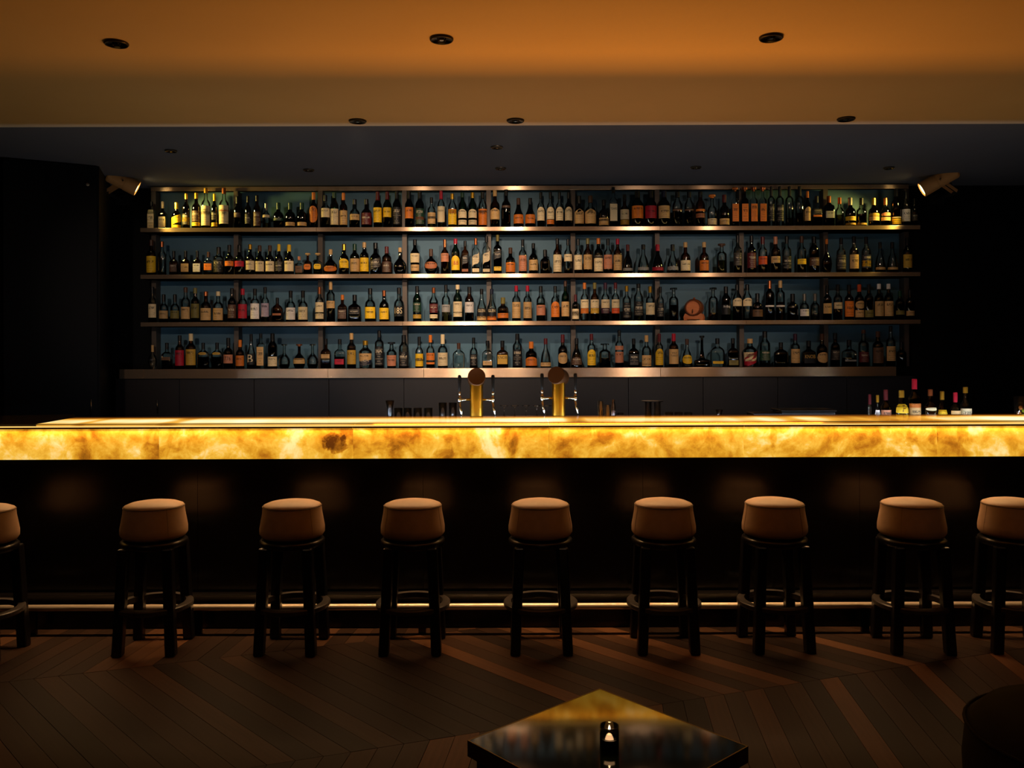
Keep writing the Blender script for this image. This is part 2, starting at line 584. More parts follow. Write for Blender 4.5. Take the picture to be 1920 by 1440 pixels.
# chevron parquet: every plank a piece of the floor
M_plank = bpy.data.materials.new('parquet_oak')
M_plank.use_nodes = True
_t = NT(M_plank)
_b = _t.n['Principled BSDF']
_oi = _t.add('ShaderNodeObjectInfo')
_tc = _t.add('ShaderNodeTexCoord')
_mp = _t.add('ShaderNodeMapping', Vector=_tc.outputs['Object'], Scale=(2, 45, 1))
_off = _t.add('ShaderNodeCombineXYZ', X=_t.math('MULTIPLY', _oi.outputs['Random'], 50.0), Y=0.0, Z=0.0)
_va = _t.add('ShaderNodeVectorMath', _operation='ADD', i0=_mp.outputs[0], i1=_off.outputs[0])
_nz = _t.add('ShaderNodeTexNoise', Vector=_va.outputs[0], Scale=1.6, Detail=5.0)
_c1 = _t.ramp(_oi.outputs['Random'], [(0.0, lin('#1f150e')), (0.4, lin('#302016')), (0.75, lin('#452f1f')), (1.0, lin('#7a5234'))])
_c2 = _t.mix(_t.math('MULTIPLY', _nz.outputs['Fac'], 0.6), _c1, lin('#1a110b'))
_t.l.new(_c2, _b.inputs['Base Color'])
_b.inputs['Roughness'].default_value = 0.5
_b.inputs['Specular IOR Level'].default_value = 0.15
_bp = _t.add('ShaderNodeBump', Strength=0.15, Distance=0.002, Height=_nz.outputs['Fac'])
_t.l.new(_bp.outputs[0], _b.inputs['Normal'])

AX = R(19)
ea, en = Vector((cos(AX), sin(AX))), Vector((-sin(AX), cos(AX)))
STEP = 0.092 / sin(R(65))
ZW = 1.22
cot = 1 / math.tan(R(65))
for zi in range(-2, 4):
    n0 = 3.238 + ZW * zi
    sgn = -1 if zi % 2 == 0 else 1       # direction in which s grows with n
    for j in range(-45, 75):
        s0 = j * STEP
        g = 0.0012
        cs = []
        for s, n in ((s0 + g, n0 + g), (s0 + STEP - g, n0 + g)):
            cs.append((s, n))
        sh = sgn * cot * ZW
        cs += [(s0 + STEP - g + sh, n0 + ZW - g), (s0 + g + sh, n0 + ZW - g)]
        base_sh = 0 if sgn > 0 else cot * ZW
        pts = [ea * (s + base_sh) + en * n for s, n in cs]
        if not any(-3.15 < p.x < 3.15 and 2.95 < p.y < 4.72 for p in pts):
            mid = sum(pts, Vector((0, 0))) / 4
            if not (-3.0 < mid.x < 3.0 and 2.95 < mid.y < 4.72):
                continue
        c = sum(pts, Vector((0, 0))) / 4
        d = (pts[3] - pts[0]).normalized()
        ang = math.atan2(d.y, d.x)
        loc = [Matrix.Rotation(-ang, 2) @ (p - c) for p in pts]
        if any(p.y > 7.1 for p in pts):
            continue
        top = -random.random() * 0.0008
        me = MB().prism([(p.x, p.y) for p in loc], -0.02, top).mesh('plank')
        obj('plank', me, M_plank, floor, loc=(c.x, c.y, 0), rot=(0, 0, ang))
M_plank2 = noise_mat('parquet_plain', '#4a2a18', '#6b3d22', scale=(1, 8, 1), nscale=6, rough=0.45)
obj('parquet_border', MB().box(-5.5, 5.5, -2.5, 2.0, -0.02, -0.004).mesh('parquet_border'), M_plank2, floor)['kind'] = 'stuff'

# ------------------------------------------------------------------ the bar counter
bar = thing('bar_counter', 'long black bar counter with backlit amber onyx band and glowing top', 'bar counter', (0.2, 4.95, 0))
BX0, BX1 = -3.45, 3.6
seams = [BX0] + [(s - 960) / F * 4.7 for s in (297, 661, 1029, 1394, 1757)] + [3.417, BX1]
seams.insert(1, -3.02)
for a, b in zip(seams[:-1], seams[1:]):
    part('onyx_front_panel', MB().box(a + 0.0007, b - 0.0007, 4.704, 4.719, 0.921, 1.0895), M_onyx, bar)
for a, b in zip(seams[:-1], seams[1:]):
    a2, b2 = max(a, -2.66), b
    if b2 <= a2:
        continue
    poly = [(a2 + 0.0007, 4.769), (b2 - 0.0007, 4.769), (b2 - 0.0007, 5.28), (a2 + 0.0007, 5.28)]
    if a2 == -2.66:
        poly = [(a2, 4.769), (b2 - 0.0007, 4.769), (b2 - 0.0007, 5.28), (a2 - 0.04, 5.28)]
    part('onyx_top_panel', MB().prism(poly, 1.084, 1.112), M_onyx_top, bar)
M_greystone = noise_mat('dark_grey_stone', '#5a5148', '#6a6056', nscale=12, rough=0.25)
part('corner_top', MB().prism([(BX0, 4.769), (-2.662, 4.769), (-2.702, 5.28), (-2.85, 5.55), (BX0, 5.4)], 1.084, 1.112), M_greystone, bar)
M_nose = mat('dark_amber_edge', '#5b3212', 0.15, 0.0, coat=0.6)
for a, b in zip(seams[:-1], seams[1:]):
    part('edge_strip', MB().box(a + 0.0007, b - 0.0007, 4.688, 4.750, 1.0898, 1.104), M_nose, bar, bevel=0.003)
# bead along the nosing; its emission paints in the light it catches
M_bead = mat('highlight_bead', '#ffc860', 0.3)
_bb = M_bead.node_tree.nodes['Principled BSDF']
_bb.inputs['Emission Color'].default_value = (1.0, 0.62, 0.16, 1)
_bb.inputs['Emission Strength'].default_value = 1.1
part('highlight_bead', MB().tube([(BX0, 4.689, 1.1030), (BX1, 4.689, 1.1030)], 0.0036, 8), M_bead, bar, smooth=True)
part('fill_cutoff_lip', MB().box(-2.66, BX1, 4.7605, 4.7688, 1.108, 1.112), M_nose, bar)  # added lip, shaped to cut off the rear ceiling fill
part('fill_slot_base', MB().box(BX0, BX1, 4.7502, 4.7688, 1.084, 1.094), M_blackmat, bar)  # floor of the slot added for the ceiling fill
part('lightbox', MB().box(BX0, BX1, 4.72, 5.27, 0.90, 1.0835), M_blackmat, bar)
fx = [BX0, -2.97, -1.74, -0.494, 0.72, 1.918, 3.12, BX1]
for a, b in zip(fx[:-1], fx[1:]):
    part('front_panel', MB().box(a + 0.001, b - 0.001, 4.715, 4.735, 0.19, 0.918), M_black, bar)
part('carcass', MB().box(BX0 + 0.01, BX1 - 0.01, 4.737, 5.26, 0.0, 0.899), M_blackmat, bar)
part('plinth', MB().box(BX0, BX1, 4.665, 4.735, 0.0, 0.186), M_black, bar, bevel=0.004)

wt = thing('inner_worktop', 'dark bartender worktop behind the glowing bar counter', 'worktop', (0.2, 5.5, 0))
part('top', MB().box(BX0 + 0.8, BX1, 5.285, 5.75, 0.97, 1.0), M_black, wt)
part('base', MB().box(BX0 + 0.8, BX1, 5.30, 5.72, 0.0, 0.969), M_blackmat, wt)

rail = thing('foot_rail', 'polished steel foot rail along the bottom of the bar', 'foot rail', (0.1, 4.575, 0))
RZ = EYE - (1137 - HOR) / F * 4.575
part('tube', MB().tube([(BX0, 4.575, RZ), (BX1, 4.575, RZ)], 0.017, 16), M_rail, rail, smooth=True)
for px in (370, 790, 1203, 1620, 60):
    x = (px - 960) / F * 4.575
    part('post', MB().box(x - 0.02, x + 0.02, 4.565, 4.585, 0.0, RZ - 0.012).box(x - 0.008, x + 0.008, 4.585, 4.664, RZ - 0.03, RZ - 0.014), M_black, rail)

# ------------------------------------------------------------------ bar stools
RIM, SEATB = 0.722, 0.566
ords = ['first', 'second', 'third', 'fourth', 'fifth', 'sixth', 'seventh', 'eighth', 'ninth']


def build_stool(i, x, y, seam_deg, rz=0.0):
    t = thing('bar_stool', '%s beige drum-seat bar stool from the tall-cabinet end of the bar' % ords[i], 'stool', (x, y, 0), R(rz),
              'beige drum-seat stools along the bar')
    prof = [(SEATB - 0.004, 0.0), (SEATB - 0.004, 0.13), (SEATB + 0.004, 0.152), (SEATB + 0.022, 0.163), (SEATB + 0.05, 0.163),
            (RIM - 0.03, 0.1495), (RIM, 0.1465)]
    s = obj('seat', MB().lathe(prof, 48, cap=False).mesh('seat', True), M_stooltop, t)
    dome = [(RIM, 0.1465), (RIM + 0.007, 0.142), (RIM + 0.017, 0.118), (RIM + 0.024, 0.08), (RIM + 0.027, 0.04), (RIM + 0.028, 0.0)]
    obj('cushion_top', MB().lathe(dome, 48).mesh('cushion_top', True), M_stooltop, s)
    pts = [(0.1475 * cos(a), 0.1475 * sin(a), RIM) for a in [2 * pi * k / 48 for k in range(49)]]
    obj('rim_seam', MB().tube(pts, 0.0016, 6).mesh('rim_seam', True), M_seam, s)
    for a0 in (seam_deg, seam_deg + 120, seam_deg + 240):
        a = R(a0 - 90)
        pts = [((r + 0.0003) * cos(a), (r + 0.0003) * sin(a), z) for z, r in prof[3:]]
        obj('side_seam', MB().tube(pts, 0.0008, 5).mesh('side_seam'), M_sideseam, s)
    pl = [(0.520, 0.15), (0.522, 0.158), (0.535, 0.163), (0.548, 0.163), (0.556, 0.155), (0.562, 0.12), (0.562, 0)]
    obj('seat_plate', MB().lathe([(0.52, 0)] + pl, 40).mesh('seat_plate', True), M_stoolwood, t)
    for sx in (-1, 1):
        for sy in (-1, 1):
            mb = MB()
            w = 0.0255
            vs = []
            for z, off in ((0.0, 0.131), (0.53, 0.108)):
                cx, cy = sx * off, sy * off
                vs += [(cx - w, cy - w, z), (cx + w, cy - w, z), (cx + w, cy + w, z), (cx - w, cy + w, z)]
            mb.add(vs, [(3, 2, 1, 0), (4, 5, 6, 7), (0, 1, 5, 4), (1, 2, 6, 5), (2, 3, 7, 6), (3, 0, 4, 7)])
            obj('leg', bevelled(mb.mesh('leg'), 0.008, 2), M_stoolwood, t)
    zr = 0.222
    ring = [(zr - 0.016, 0.152), (zr - 0.016, 0.184), (zr - 0.010, 0.189), (zr + 0.006, 0.189), (zr + 0.011, 0.184), (zr + 0.011, 0.152), (zr - 0.016, 0.152)]
    obj('foot_ring', MB().lathe(ring, 56, cap=False).mesh('foot_ring', False), M_ring, t)
    return t


stool_px = [(-34, 1018, 4.27, 25, 0), (288, 0, 4.375, 44, 2), (547, 0, 4.375, 53, -2), (773, 0, 4.375, -52, 0), (1012, 0, 4.375, -48, 0),
            (1243, 0, 4.375, 49, 0), (1451, 0, 4.385, 35, 3), (1708, 0, 4.36, -40, -2), (1899, 0, 4.35, -75, -8)]
for i, (px, _, Y, seam, rz) in enumerate(stool_px):
    x = (px - 960) / F * Y
    build_stool(i, x, Y, seam, rz)

# ------------------------------------------------------------------ back bar: shelves
SY0, SYB = 6.95, 7.185
shelf_y = [425.0, 512.7, 602.0, 690.0]
SZ = [EYE + (HOR - y) / F * SY0 for y in shelf_y]
XL, XR = -2.995, 3.30
shelf = thing('bottle_shelf', 'wide brushed steel bottle shelf with teal back panels', 'shelf', (0.15, 7.07, SZ[3] - 0.077))
divx = [-0.19 + 0.70 * k for k in range(-3, 5)]
joint = [XL - 0.03] + [d for d in divx] + [XR + 0.03]
for r in range(3):
    cuts = [XL - 0.03] + ([divx[2], divx[4], divx[6]] if r else [divx[1], divx[5]]) + [XR + 0.03]
    for a, b in zip(cuts[:-1], cuts[1:]):
        part('shelf_board', MB().box(a + 0.0006, b - 0.0006, SY0, SYB, SZ[r] - 0.034, SZ[r]), M_steel, shelf, bevel=0.0015)
for a, b in ((-3.2, -3.0), (-3.0, -1.5), (-1.5, -0.72), (-0.72, 1.21), (1.21, 3.13)):
    part('ledge', MB().box(a + 0.0006, b - 0.0006, SY0, SYB, SZ[3] - 0.077, SZ[3]), M_steel, shelf, bevel=0.0015)
TOPR = (2.853, 2.889)
part('top_rail', MB().box(XL, XR, 7.085, 7.125, *TOPR), M_steel, shelf, bevel=0.002)
for xd in [XL + 0.02] + divx + [XR - 0.02]:
    for r in range(4):
        z1 = TOPR[0] if r == 0 else SZ[r - 1] - 0.0345
        part('post', MB().box(xd - 0.019, xd + 0.019, 7.09, 7.183, SZ[r] + 0.0004, z1), M_post, shelf)
pe = [XL] + divx + [XR]
for a, b in zip(pe[:-1], pe[1:]):
    for r in range(4):
        z1 = 2.895 if r == 0 else SZ[r - 1] - 0.0345
        part('back_panel', MB().box(a + 0.002, b - 0.002, 7.186, 7.198, SZ[r] + 0.0004, z1), M_teal, shelf)

# dark cupboards under the shelf
M_cup = noise_mat('cupboard_dark', '#171213', '#1c1617', nscale=4, rough=0.5)
cx = [-3.24, -2.72, -1.497, -0.27, 0.95, 2.17, 3.3]
cl = ['end cupboard beside the tall cabinet', 'second cupboard from the tall cabinet', 'third cupboard from the tall cabinet',
      'fourth cupboard from the tall cabinet', 'fifth cupboard from the tall cabinet', 'last cupboard of the row away from the tall cabinet']
for i, (a, b) in enumerate(zip(cx[:-1], cx[1:])):
    t = thing('back_bar_cupboard', 'dark flat-front ' + cl[i] + ' under the bottle shelf', 'cupboard', ((a + b) / 2, 7.08, 0), group='dark cupboards under the bottle shelf')
    z1 = SZ[3] - 0.0775
    part('body', MB().box(a + 0.001, b - 0.001, 6.99, 7.19, 0, z1), M_blackmat, t)
    mids = [a, b] if i == 0 else [a, (a + b) / 2, b]
    for c, d in zip(mids[:-1], mids[1:]):
        dr = part('door', MB().box(c + 0.002, d - 0.002, 6.972, 6.989, 0.1, z1 - 0.001), M_cup, t, bevel=0.001)
        if i == 0:
            hx = (294 - 960) / F * 6.95
            h = obj('handle', MB().tube([(hx, 6.955, EYE - (773 - HOR) / F * 6.95), (hx, 6.955, EYE - (747 - HOR) / F * 6.95)], 0.004, 8).mesh('handle', True), M_chrome, dr)
for i, (a, b) in enumerate(((3.302, 4.0), (4.002, 4.8))):
    pass

# tall dark cabinet at the end of the back bar
tc_ = thing('tall_cabinet', 'tall black cabinet reaching the ceiling beside the bottle shelf', 'cabinet', (-3.45, 6.6, 0))
part('body', MB().prism([(-3.62, 6.05), (-3.066, 6.345), (-3.36, 7.19), (-4.6, 7.19), (-4.6, 6.05)], 0.0, CEIL - 0.002), M_navy, tc_)
v1, v2 = Vector((-3.60, 6.045)), Vector((-3.075, 6.325))
nrm = Vector((v2.y - v1.y, -(v2.x - v1.x))).normalized()
q1, q2 = v1 + nrm * 0.016, v2 + nrm * 0.016
dr = part('door', MB().prism([tuple(q1), tuple(q2), tuple(v2 + nrm * 0.001), tuple(v1 + nrm * 0.001)], 0.1, CEIL - 0.01), M_navy, tc_)
hx = P(180, 764, 6.2)
hb = v1 + (v2 - v1) * 0.93 + nrm * 0.03
part('handle', MB().tube([(hb.x, hb.y, 1.05), (hb.x, hb.y, 1.17)], 0.004, 8), M_chrome, tc_, smooth=True)
kb = v1 + (v2 - v1) * 0.9 + nrm * 0.016
part('knob', MB().lathe([(0, 0.008), (0.008, 0.012), (0.018, 0.012), (0.021, 0.0)], 12, axis=(nrm.x, nrm.y, 0), org=(kb.x, kb.y, 2.75)), mat('beige_knob', '#8a7c66', 0.5), tc_, smooth=True)

# ------------------------------------------------------------------ bottles
SHAPES = {  # (list of (z, r), squareness, depth)
    'S': ([(0, .9), (.012, 1), (.565, 1), (.615, .97), (.655, .86), (.69, .64), (.715, .48), (.76, .41), (.80, .385), (1, .37)], 2, 1),
    'B': ([(0, .9), (.012, 1), (.61, 1), (.66, .95), (.71, .76), (.755, .53), (.80, .44), (.85, .41), (1, .39)], 2, 1),
    'L': ([(0, .9), (.012, 1), (.66, 1), (.70, .93), (.74, .6), (.77, .40), (1, .36)], 2, 1),
    'T': ([(0, .9), (.012, 1), (.38, 1), (.46, .93), (.56, .66), (.68, .44), (.80, .35), (1, .33)], 2, 1),
    'Q': ([(0, .9), (.015, 1), (.48, 1), (.54, .97), (.595, .86), (.64, .62), (.67, .44), (.71, .38), (1, .36)], 2, 1),
    'R': ([(0, .93), (.012, 1), (.63, 1), (.68, .93), (.72, .6), (.75, .38), (1, .36)], 5, .8),
    'X': ([(0, .93), (.015, 1), (.50, 1), (.57, .94), (.63, .62), (.67, .33), (1, .31)], 5, .7),
    'D': ([(0, .62), (.02, .68), (.12, .9), (.26, 1), (.40, .92), (.52, .6), (.60, .3), (.66, .24), (.9, .24), (1, .24)], 2, 1),
    'W': ([(0, .97), (.02, 1), (.14, 1), (.34, .9), (.50, .72), (.60, .47), (.68, .34), (1, .31)], 2, 1),
    'J': ([(0, .92), (.015, 1), (.60, 1), (.67, .93), (.72, .62), (.76, .38), (.86, .36), (1, .36)], 2, 1),
    'O': ([(0, .45), (.02, .5), (.14, .85), (.30, 1), (.44, .95), (.56, .66), (.63, .34), (.68, .26), (1, .26)], 2, .7),
    'N': ([(0, .96), (.015, 1), (.19, 1), (.23, .92), (.26, .45), (.32, .30), (.42, .26), (.55, .17), (.85, .15), (1, .15)], 4, .7),
    'M': ([(0, .85), (.02, .93), (.2, 1), (.5, 1), (.58, .95), (.66, .7), (.71, .36), (.75, .28), (1, .26)], 3, .6),
    'F': ([(0, .8), (.02, .86), (.3, .93), (.6, 1), (.66, .8), (.72, .5), (.78, .38), (1, .36)], 2, 1),
}


def prof_r(shape, z):
    pr = SHAPES[shape][0]
    for (z0, r0), (z1, r1) in zip(pr[:-1], pr[1:]):
        if z0 <= z <= z1:
            return r0 + (r1 - r0) * (z - z0) / max(1e-6, z1 - z0)
    return pr[-1][1]


def surf(shape, R_, H, z, a, off=0.0):
    """point on the front of the bottle: a = angle from the front (-Y) direction"""
    pr, n, dp = SHAPES[shape]
    r = prof_r(shape, z) * R_
    c, s = sin(a), -cos(a)
    if n != 2:
        e = 2.0 / n
        c = math.copysign(abs(c) ** e, c)
        s = math.copysign(abs(s) ** e, s)
    return Vector((c * (r + off), s * (r * dp + off), z * H))


def label_mesh(shape, R_, H, z0, z1, form='', amax=76):
    nu = 11
    n = SHAPES[shape][1]
    if n > 2:
        amax = 40
    vs, fs = [], []
    nv = 5
    h = z1 - z0
    zm = (z0 + z1) / 2
    for i in range(nu):
        u = -1 + 2 * i / (nu - 1)
        lo, hi = z0, z1
        if form == 'O':
            k = math.sqrt(max(0.0, 1 - u * u))
            lo, hi = zm - h / 2 * k, zm + h / 2 * k
        elif form == 'P':
            hi = z1 - abs(u) * 0.22 * h
            lo = z0 + abs(u) ** 6 * 0.04 * h
        elif form == 'A':
            hi = z1 - u * u * 0.3 * h
        elif form == 'D':
            lo, hi = z0 + u * 0.28 * h, z1 + u * 0.28 * h
        elif form == 'C':
            lo = z0 - 0.06 * h * math.sqrt(max(0, 1 - u * u))
        for j in range(nv):
            z = lo + (hi - lo) * j / (nv - 1)
            vs.append(surf(shape, R_, H, min(max(z, 0.005), 0.995), u * R(amax), 0.0007))
    for i in range(nu - 1):
        for j in range(nv - 1):
            a = i * nv + j
            fs.append((a, a + nv, a + nv + 1, a + 1))
    return mesh_from('label', vs, fs, True)


def make_bottle(x, y, z, w, h, shape, glass, liq, lvl, caps, labels, text, name='spirits_bottle', rotz=0.0):
    t = bpy.data.objects.new(name, None)
    t.empty_display_size = 0.03
    COL.objects.link(t)
    t.location = (x, y, z)
    t.rotation_euler = (0, 0, rotz)
    R_ = w / 2
    pr, n, dp = SHAPES[shape]
    capk, cap0, tee = caps
    ztop = cap0 if cap0 < 1 else 1.0
    body = [(0, 0)] + [(pz * h, rr * R_) for pz, rr in pr if pz <= 1]
    seg = 24 if n == 2 else 28
    g = glass_mat('glass_' + GNAME[glass].replace(' ', '_'), GLASS[glass])
    obj('glass_body', MB().lathe(body, seg, n=n, depth=dp).mesh('glass_body', True), g, t)
    if liq:
        k = 0.93
        lp = [(0.012 * h, 0)] + [(max(0.012, pz) * h, rr * R_ * k) for pz, rr in pr if pz < lvl] + [(lvl * h, prof_r(shape, lvl) * R_ * k)]
        obj('liquid', MB().lathe(lp, seg, n=n, depth=dp).mesh('liquid', True), glass_mat('liquid_' + liq, LIQ[liq], 0.05, 1.2), t)
    rn = prof_r(shape, 0.95) * R_
    if capk:
        if tee:
            cp = [(0.90 * h, 0), (0.90 * h, rn * 1.02), (0.935 * h, rn * 1.05), (0.94 * h, rn * 2.0), (0.985 * h, rn * 2.1), (h * 1.002, rn * 1.9), (h * 1.002, 0)]
        else:
            rr = max(rn, 0.0085) * 1.12
            r0 = max(rr, prof_r(shape, cap0) * R_ * 1.06)
            cp = [(cap0 * h, 0), (cap0 * h, r0), ((cap0 + .03) * h, max(rr, prof_r(shape, cap0 + .03) * R_ * 1.06)), (0.93 * h, rr), (0.99 * h, rr), (h * 1.004, rr * 0.86), (h * 1.004, 0)]
        cm = M_clear if capk == 'Z' else cap_mat(capk)
        obj('stopper' if tee else 'cap', MB().lathe(cp, 16).mesh('cap', False), cm, t)
    lab0 = None
    for (k, form, z0, z1) in labels:
        lo = obj('label', label_mesh(shape, R_, h, z0, z1, form), label_mat(k, bool(text) and lab0 is None), t)
        if form == 'D':
            lo.name = 'diagonal_label'
        if lab0 is None:
            lab0 = (lo, z0, z1)
    if text and lab0:
        lo, z0, z1 = lab0
        parts = text.split(':')
        s, ck = parts[0], parts[1]
        frac = float(parts[2]) if len(parts) > 2 else 0.55
        me = text_mesh(s.replace('_', ' ').replace('/', '\n'), 1.0)
        xs = [v.co.x for v in me.vertices]
        ys = [v.co.y for v in me.vertices]
        if xs:
            sc = min(1.55 * R_ / (max(xs) - min(xs)), (z1 - z0) * h * 0.7 / (max(ys) - min(ys)))
            sy = sc * (1.35 if (max(ys) - min(ys)) * sc * 1.35 < (z1 - z0) * h * 0.8 else 1.0)
            xm, ym = (max(xs) + min(xs)) / 2, (max(ys) + min(ys)) / 2
            zc = z0 + (z1 - z0) * frac
            for v in me.vertices:
                xx, zz = (v.co.x - xm) * sc, (v.co.y - ym) * sy + zc * h
                if n == 2:
                    q = surf(shape, R_, h, min(max(zz / h, .01), .99), xx / R_, 0.0016)
                else:
                    q = surf(shape, R_, h, min(max(zz / h, .01), .99), 0.0, 0.0016)
                    q.x = xx
                v.co = q
            obj('lettering', me, mat('ink_' + CNAME[ck], COLS[ck], 0.5), lo)
    return t


def parse(line):
    tk = line.split()
    x, w, h = float(tk[0]), float(tk[1]), float(tk[2])
    shape = tk[3]
    g = tk[4]
    glass, liq, lvl = g[0], None, 0
    if len(g) > 1:
        liq, lvl = g[1], int(g[2:]) / 100
    c = tk[5]
    tee = c.endswith('T')
    if tee:
        c = c[:-1]
    capk = None if c == '-' else c[0]
    cap0 = int(c[1:]) / 100 if len(c) > 1 else 0.84
    labels, text = [], None
    for s in tk[6:]:
        if s[0] == '|':
            text = s[1:]
            continue
        k = s[0]
        form = ''
        s = s[1:]
        if s[0].isalpha():
            form, s = s[0], s[1:]
        a, b = s.split('-')
        labels.append((k, form, int(a) / 100, int(b) / 100))
    return x, w, h, shape, glass, liq, lvl, (capk, cap0, tee), labels, text


# centre pixel, width, height, shape, glass(+liquid+level), cap(+start), labels (colour+form+range), lettering
ROW1 = """
284 14 49 R C k84 c03-70
305 15 49 X Kd40 c76 c07-45
331 18 47 Q E g76 yD20-48 y05-15
349 14 64 S N g84 x12-42 y20-32
368 16 65 S N g84 n20-50 y08-18
386 17 74 S Cv20 g88 c08-56 d35-42
402 12 63 S K y80 x25-48 y07-18
420 18 74 S Cv12 u86 c12-57 f42-46
445 13 58 S N k78 n35-50
465 12 59 S K k80 k15-45
482 14 60 S Aa60 k82 n08-50
499 14 45 Q Cy22 s72 c44-54
522 19 46 Q E e74 e30-40
544 19 46 Q E e74 t10-24
566 19 46 Q E e74 t10-24
588 16 65 S N o80 oO16-62
610 17 60 S Ck36 k82 c33-60
627 16 65 B G e84 c10-54
644 15 64 S Aa45 o80 t10-50
665 19 52 Q Ca28 k82 t28-48
687 20 52 Q Ad40 k82 d12-52
708 16 66 B G d76 y16-56
726 16 66 B G d78 y30-56
744 16 67 B E k78 k10-56
767 16 67 B E k78 o26-56
787 17 67 B E k78 e10-52 u22-30
809 15 55 S Cy30 k82 t14-50 k30-38
827 14 67 B Cv14 r78 cC18-58 |PADDY:x:.7
848 16 62 B Cv10 g84 y10-52 o42-54
867 16 64 B G e86 cA28-52 c09-22
886 16 64 B G g84 cA28-52 c09-22
905 16 65 B Ca40 k82 o08-52 x42-48
928 18 68 S Aa56 t84 tP22-52
949 17 69 S Nd50 k84 n52-58
972 19 53 T E n78 o14-44
994 19 53 T E k78 o14-44
1014 14 64 S Cv20 k82 cA20-58
1032 14 64 S Ca18 k82 cA24-58 o10-22
1049 14 64 S Ca40 k82 cA20-58
1066 14 64 S Nk50 k82 cA20-58
1086 18 57 Q K k76 tP12-58
1107 21 57 Q Cd14 n78 tP12-58
1132 19 49 Q Na36 k80 t08-34 x22-30
1150 16 73 R Cd44 k86 c16-58 |TEARS:x:.72
1171 17 59 Q Aa46 k80 c24-54 g08-22
1195 22 66 B G k80 o24-58
1220 22 66 B G k80 r24-58
1245 22 66 B E b82 t24-58
1270 19 64 B Ck52 k84 m46-50
1292 18 64 B Ck52 k84 m46-50
1313 18 64 B Aa20 k84 o44-50 u26-38
1335 18 58 Q Cv10 oT c07-26
1358 19 58 Q Nd44 d76 t07-26
1378 14 72 R Ck14 uT o14-58
1396 14 72 R Nk62 uT o14-58
1413 14 72 R Ck14 uT o14-58
1430 14 72 R Ck14 uT o14-58
1446 13 73 L C k74 k14-56
1462 15 73 L C k74 k14-54
1480 15 73 L Cv22 k74
1499 16 73 L Ca34 k74
1514 12 64 S K o82 tA17-56
1531 19 55 X Ck36 k78 o32-38 x42-58
1554 19 55 R K u78 s28-50
1574 16 52 Q Cv40 u78
1594 20 52 Q Nd56 s74 y20-34 g06-12
1615 19 51 Q Ck44 k76 g06-12
1638 20 51 Q Nd54 g76 t20-34 gA36-46
1660 18 51 Q Ca34 u76 t20-32 pO36-48
1680 18 68 S Nd62 k80 y06-20 c22-25
1698 16 64 S Ck14 k78 w14-48
1714 12 50 S K k78 x20-44
"""
ROW2 = """
284 18 65 S Aa54 n84 yC10-54
304 15 62 S Cv10 u84
326 16 44 X Aa40 k74 n14-46
348 17 44 X Aa46 k74 t14-48
370 16 44 X Aa46 k74 w14-48
391 17 42 X Cv14 n78 o22-50
410 19 51 S Ck40 k76 k10-54
430 17 55 Q K k76 o30-46
449 18 55 Q K k76 r28-46
469 17 56 Q K g84 c17-46
487 17 54 Q K n80 c12-46
506 17 54 Q K n80 c12-46
523 15 56 Q K y78 k12-44
542 18 55 Q K y78 c12-46
561 15 33 X Cy14 p80 m12-48
577 15 39 X Aa48 tT oO24-50
596 16 39 X Cv28 tT yO26-50
620 26 46 D Nk30 t80 oO12-34
645 18 56 Q N g80 yA22-52
665 18 56 S G e80 t10-52
683 17 59 S K t84 y10-52
704 21 58 Q K k82 xD20-48
725 18 51 S Aa44 d76 n08-46
750 25 49 D K t84
778 18 64 F K k84 c34-60 t10-28
808 25 46 O Nd44 n72 uO22-50
834 15 64 S Aa44 u78 p36-60
854 16 65 B G r86 yA12-52 |J&B:r:.45
872 14 61 R Aa56 k84 kD32-56 u08-16
892 15 66 R Cv20 u82 cD28-54 c06-16
912 15 70 R Ck36 k84 cD32-56 c06-14
933 16 72 R Ev40 v84 kD40-58 y09-19
957 18 48 Q Nd44 n78 o08-44
980 15 63 S Ca06 k82 p09-54
1000 17 56 Q K k84 t12-46
1022 19 44 Q Nd42 k72
1045 16 65 S Aa50 k84 c06-54
1065 15 64 S Ck16 k82 c36-56
1084 15 64 S Ca46 k82 c12-54
1102 16 65 S Aa20 v84 t13-54
1122 17 65 S E o84 c07-44 x46-52
1140 16 64 S Cd14 k82 p14-54
1158 16 64 S Aa14 r84 t10-54
1177 19 53 W Nd40 d78 s10-19
1206 22 53 W Cd10 k84 s12-22
1233 22 53 W Nd46 r78 r10-22
1261 22 53 W Cd10 k78 s12-24
1285 19 57 Q Aa46 t84 c09-42
1320 18 57 Q Aa36 t84 o09-42
1353 19 54 J Cv44 nT
1383 16 70 S Ck24 k82 x20-54
1409 17 69 S Nd54 k84 d14-54
1430 17 67 S Ca22 d80 f24-46
1454 18 67 S Aa52 p80 t28-46
1475 17 68 S Ck40 k80 k12-46
1503 17 68 S Ca22 n82 y24-38
1526 19 67 B K k82 n20-42
1550 19 62 D Av44 o86
1577 17 64 S Ck50 k82 x10-52
1601 17 67 S Aa52 k82 t12-50
1624 17 66 S Ck50 k80 b14-50 y18-34
1650 19 56 W Ck20 k80 t10-18
1673 20 56 W Ck16 k80 t10-18
1701 17 64 S K k80 g14-52
"""
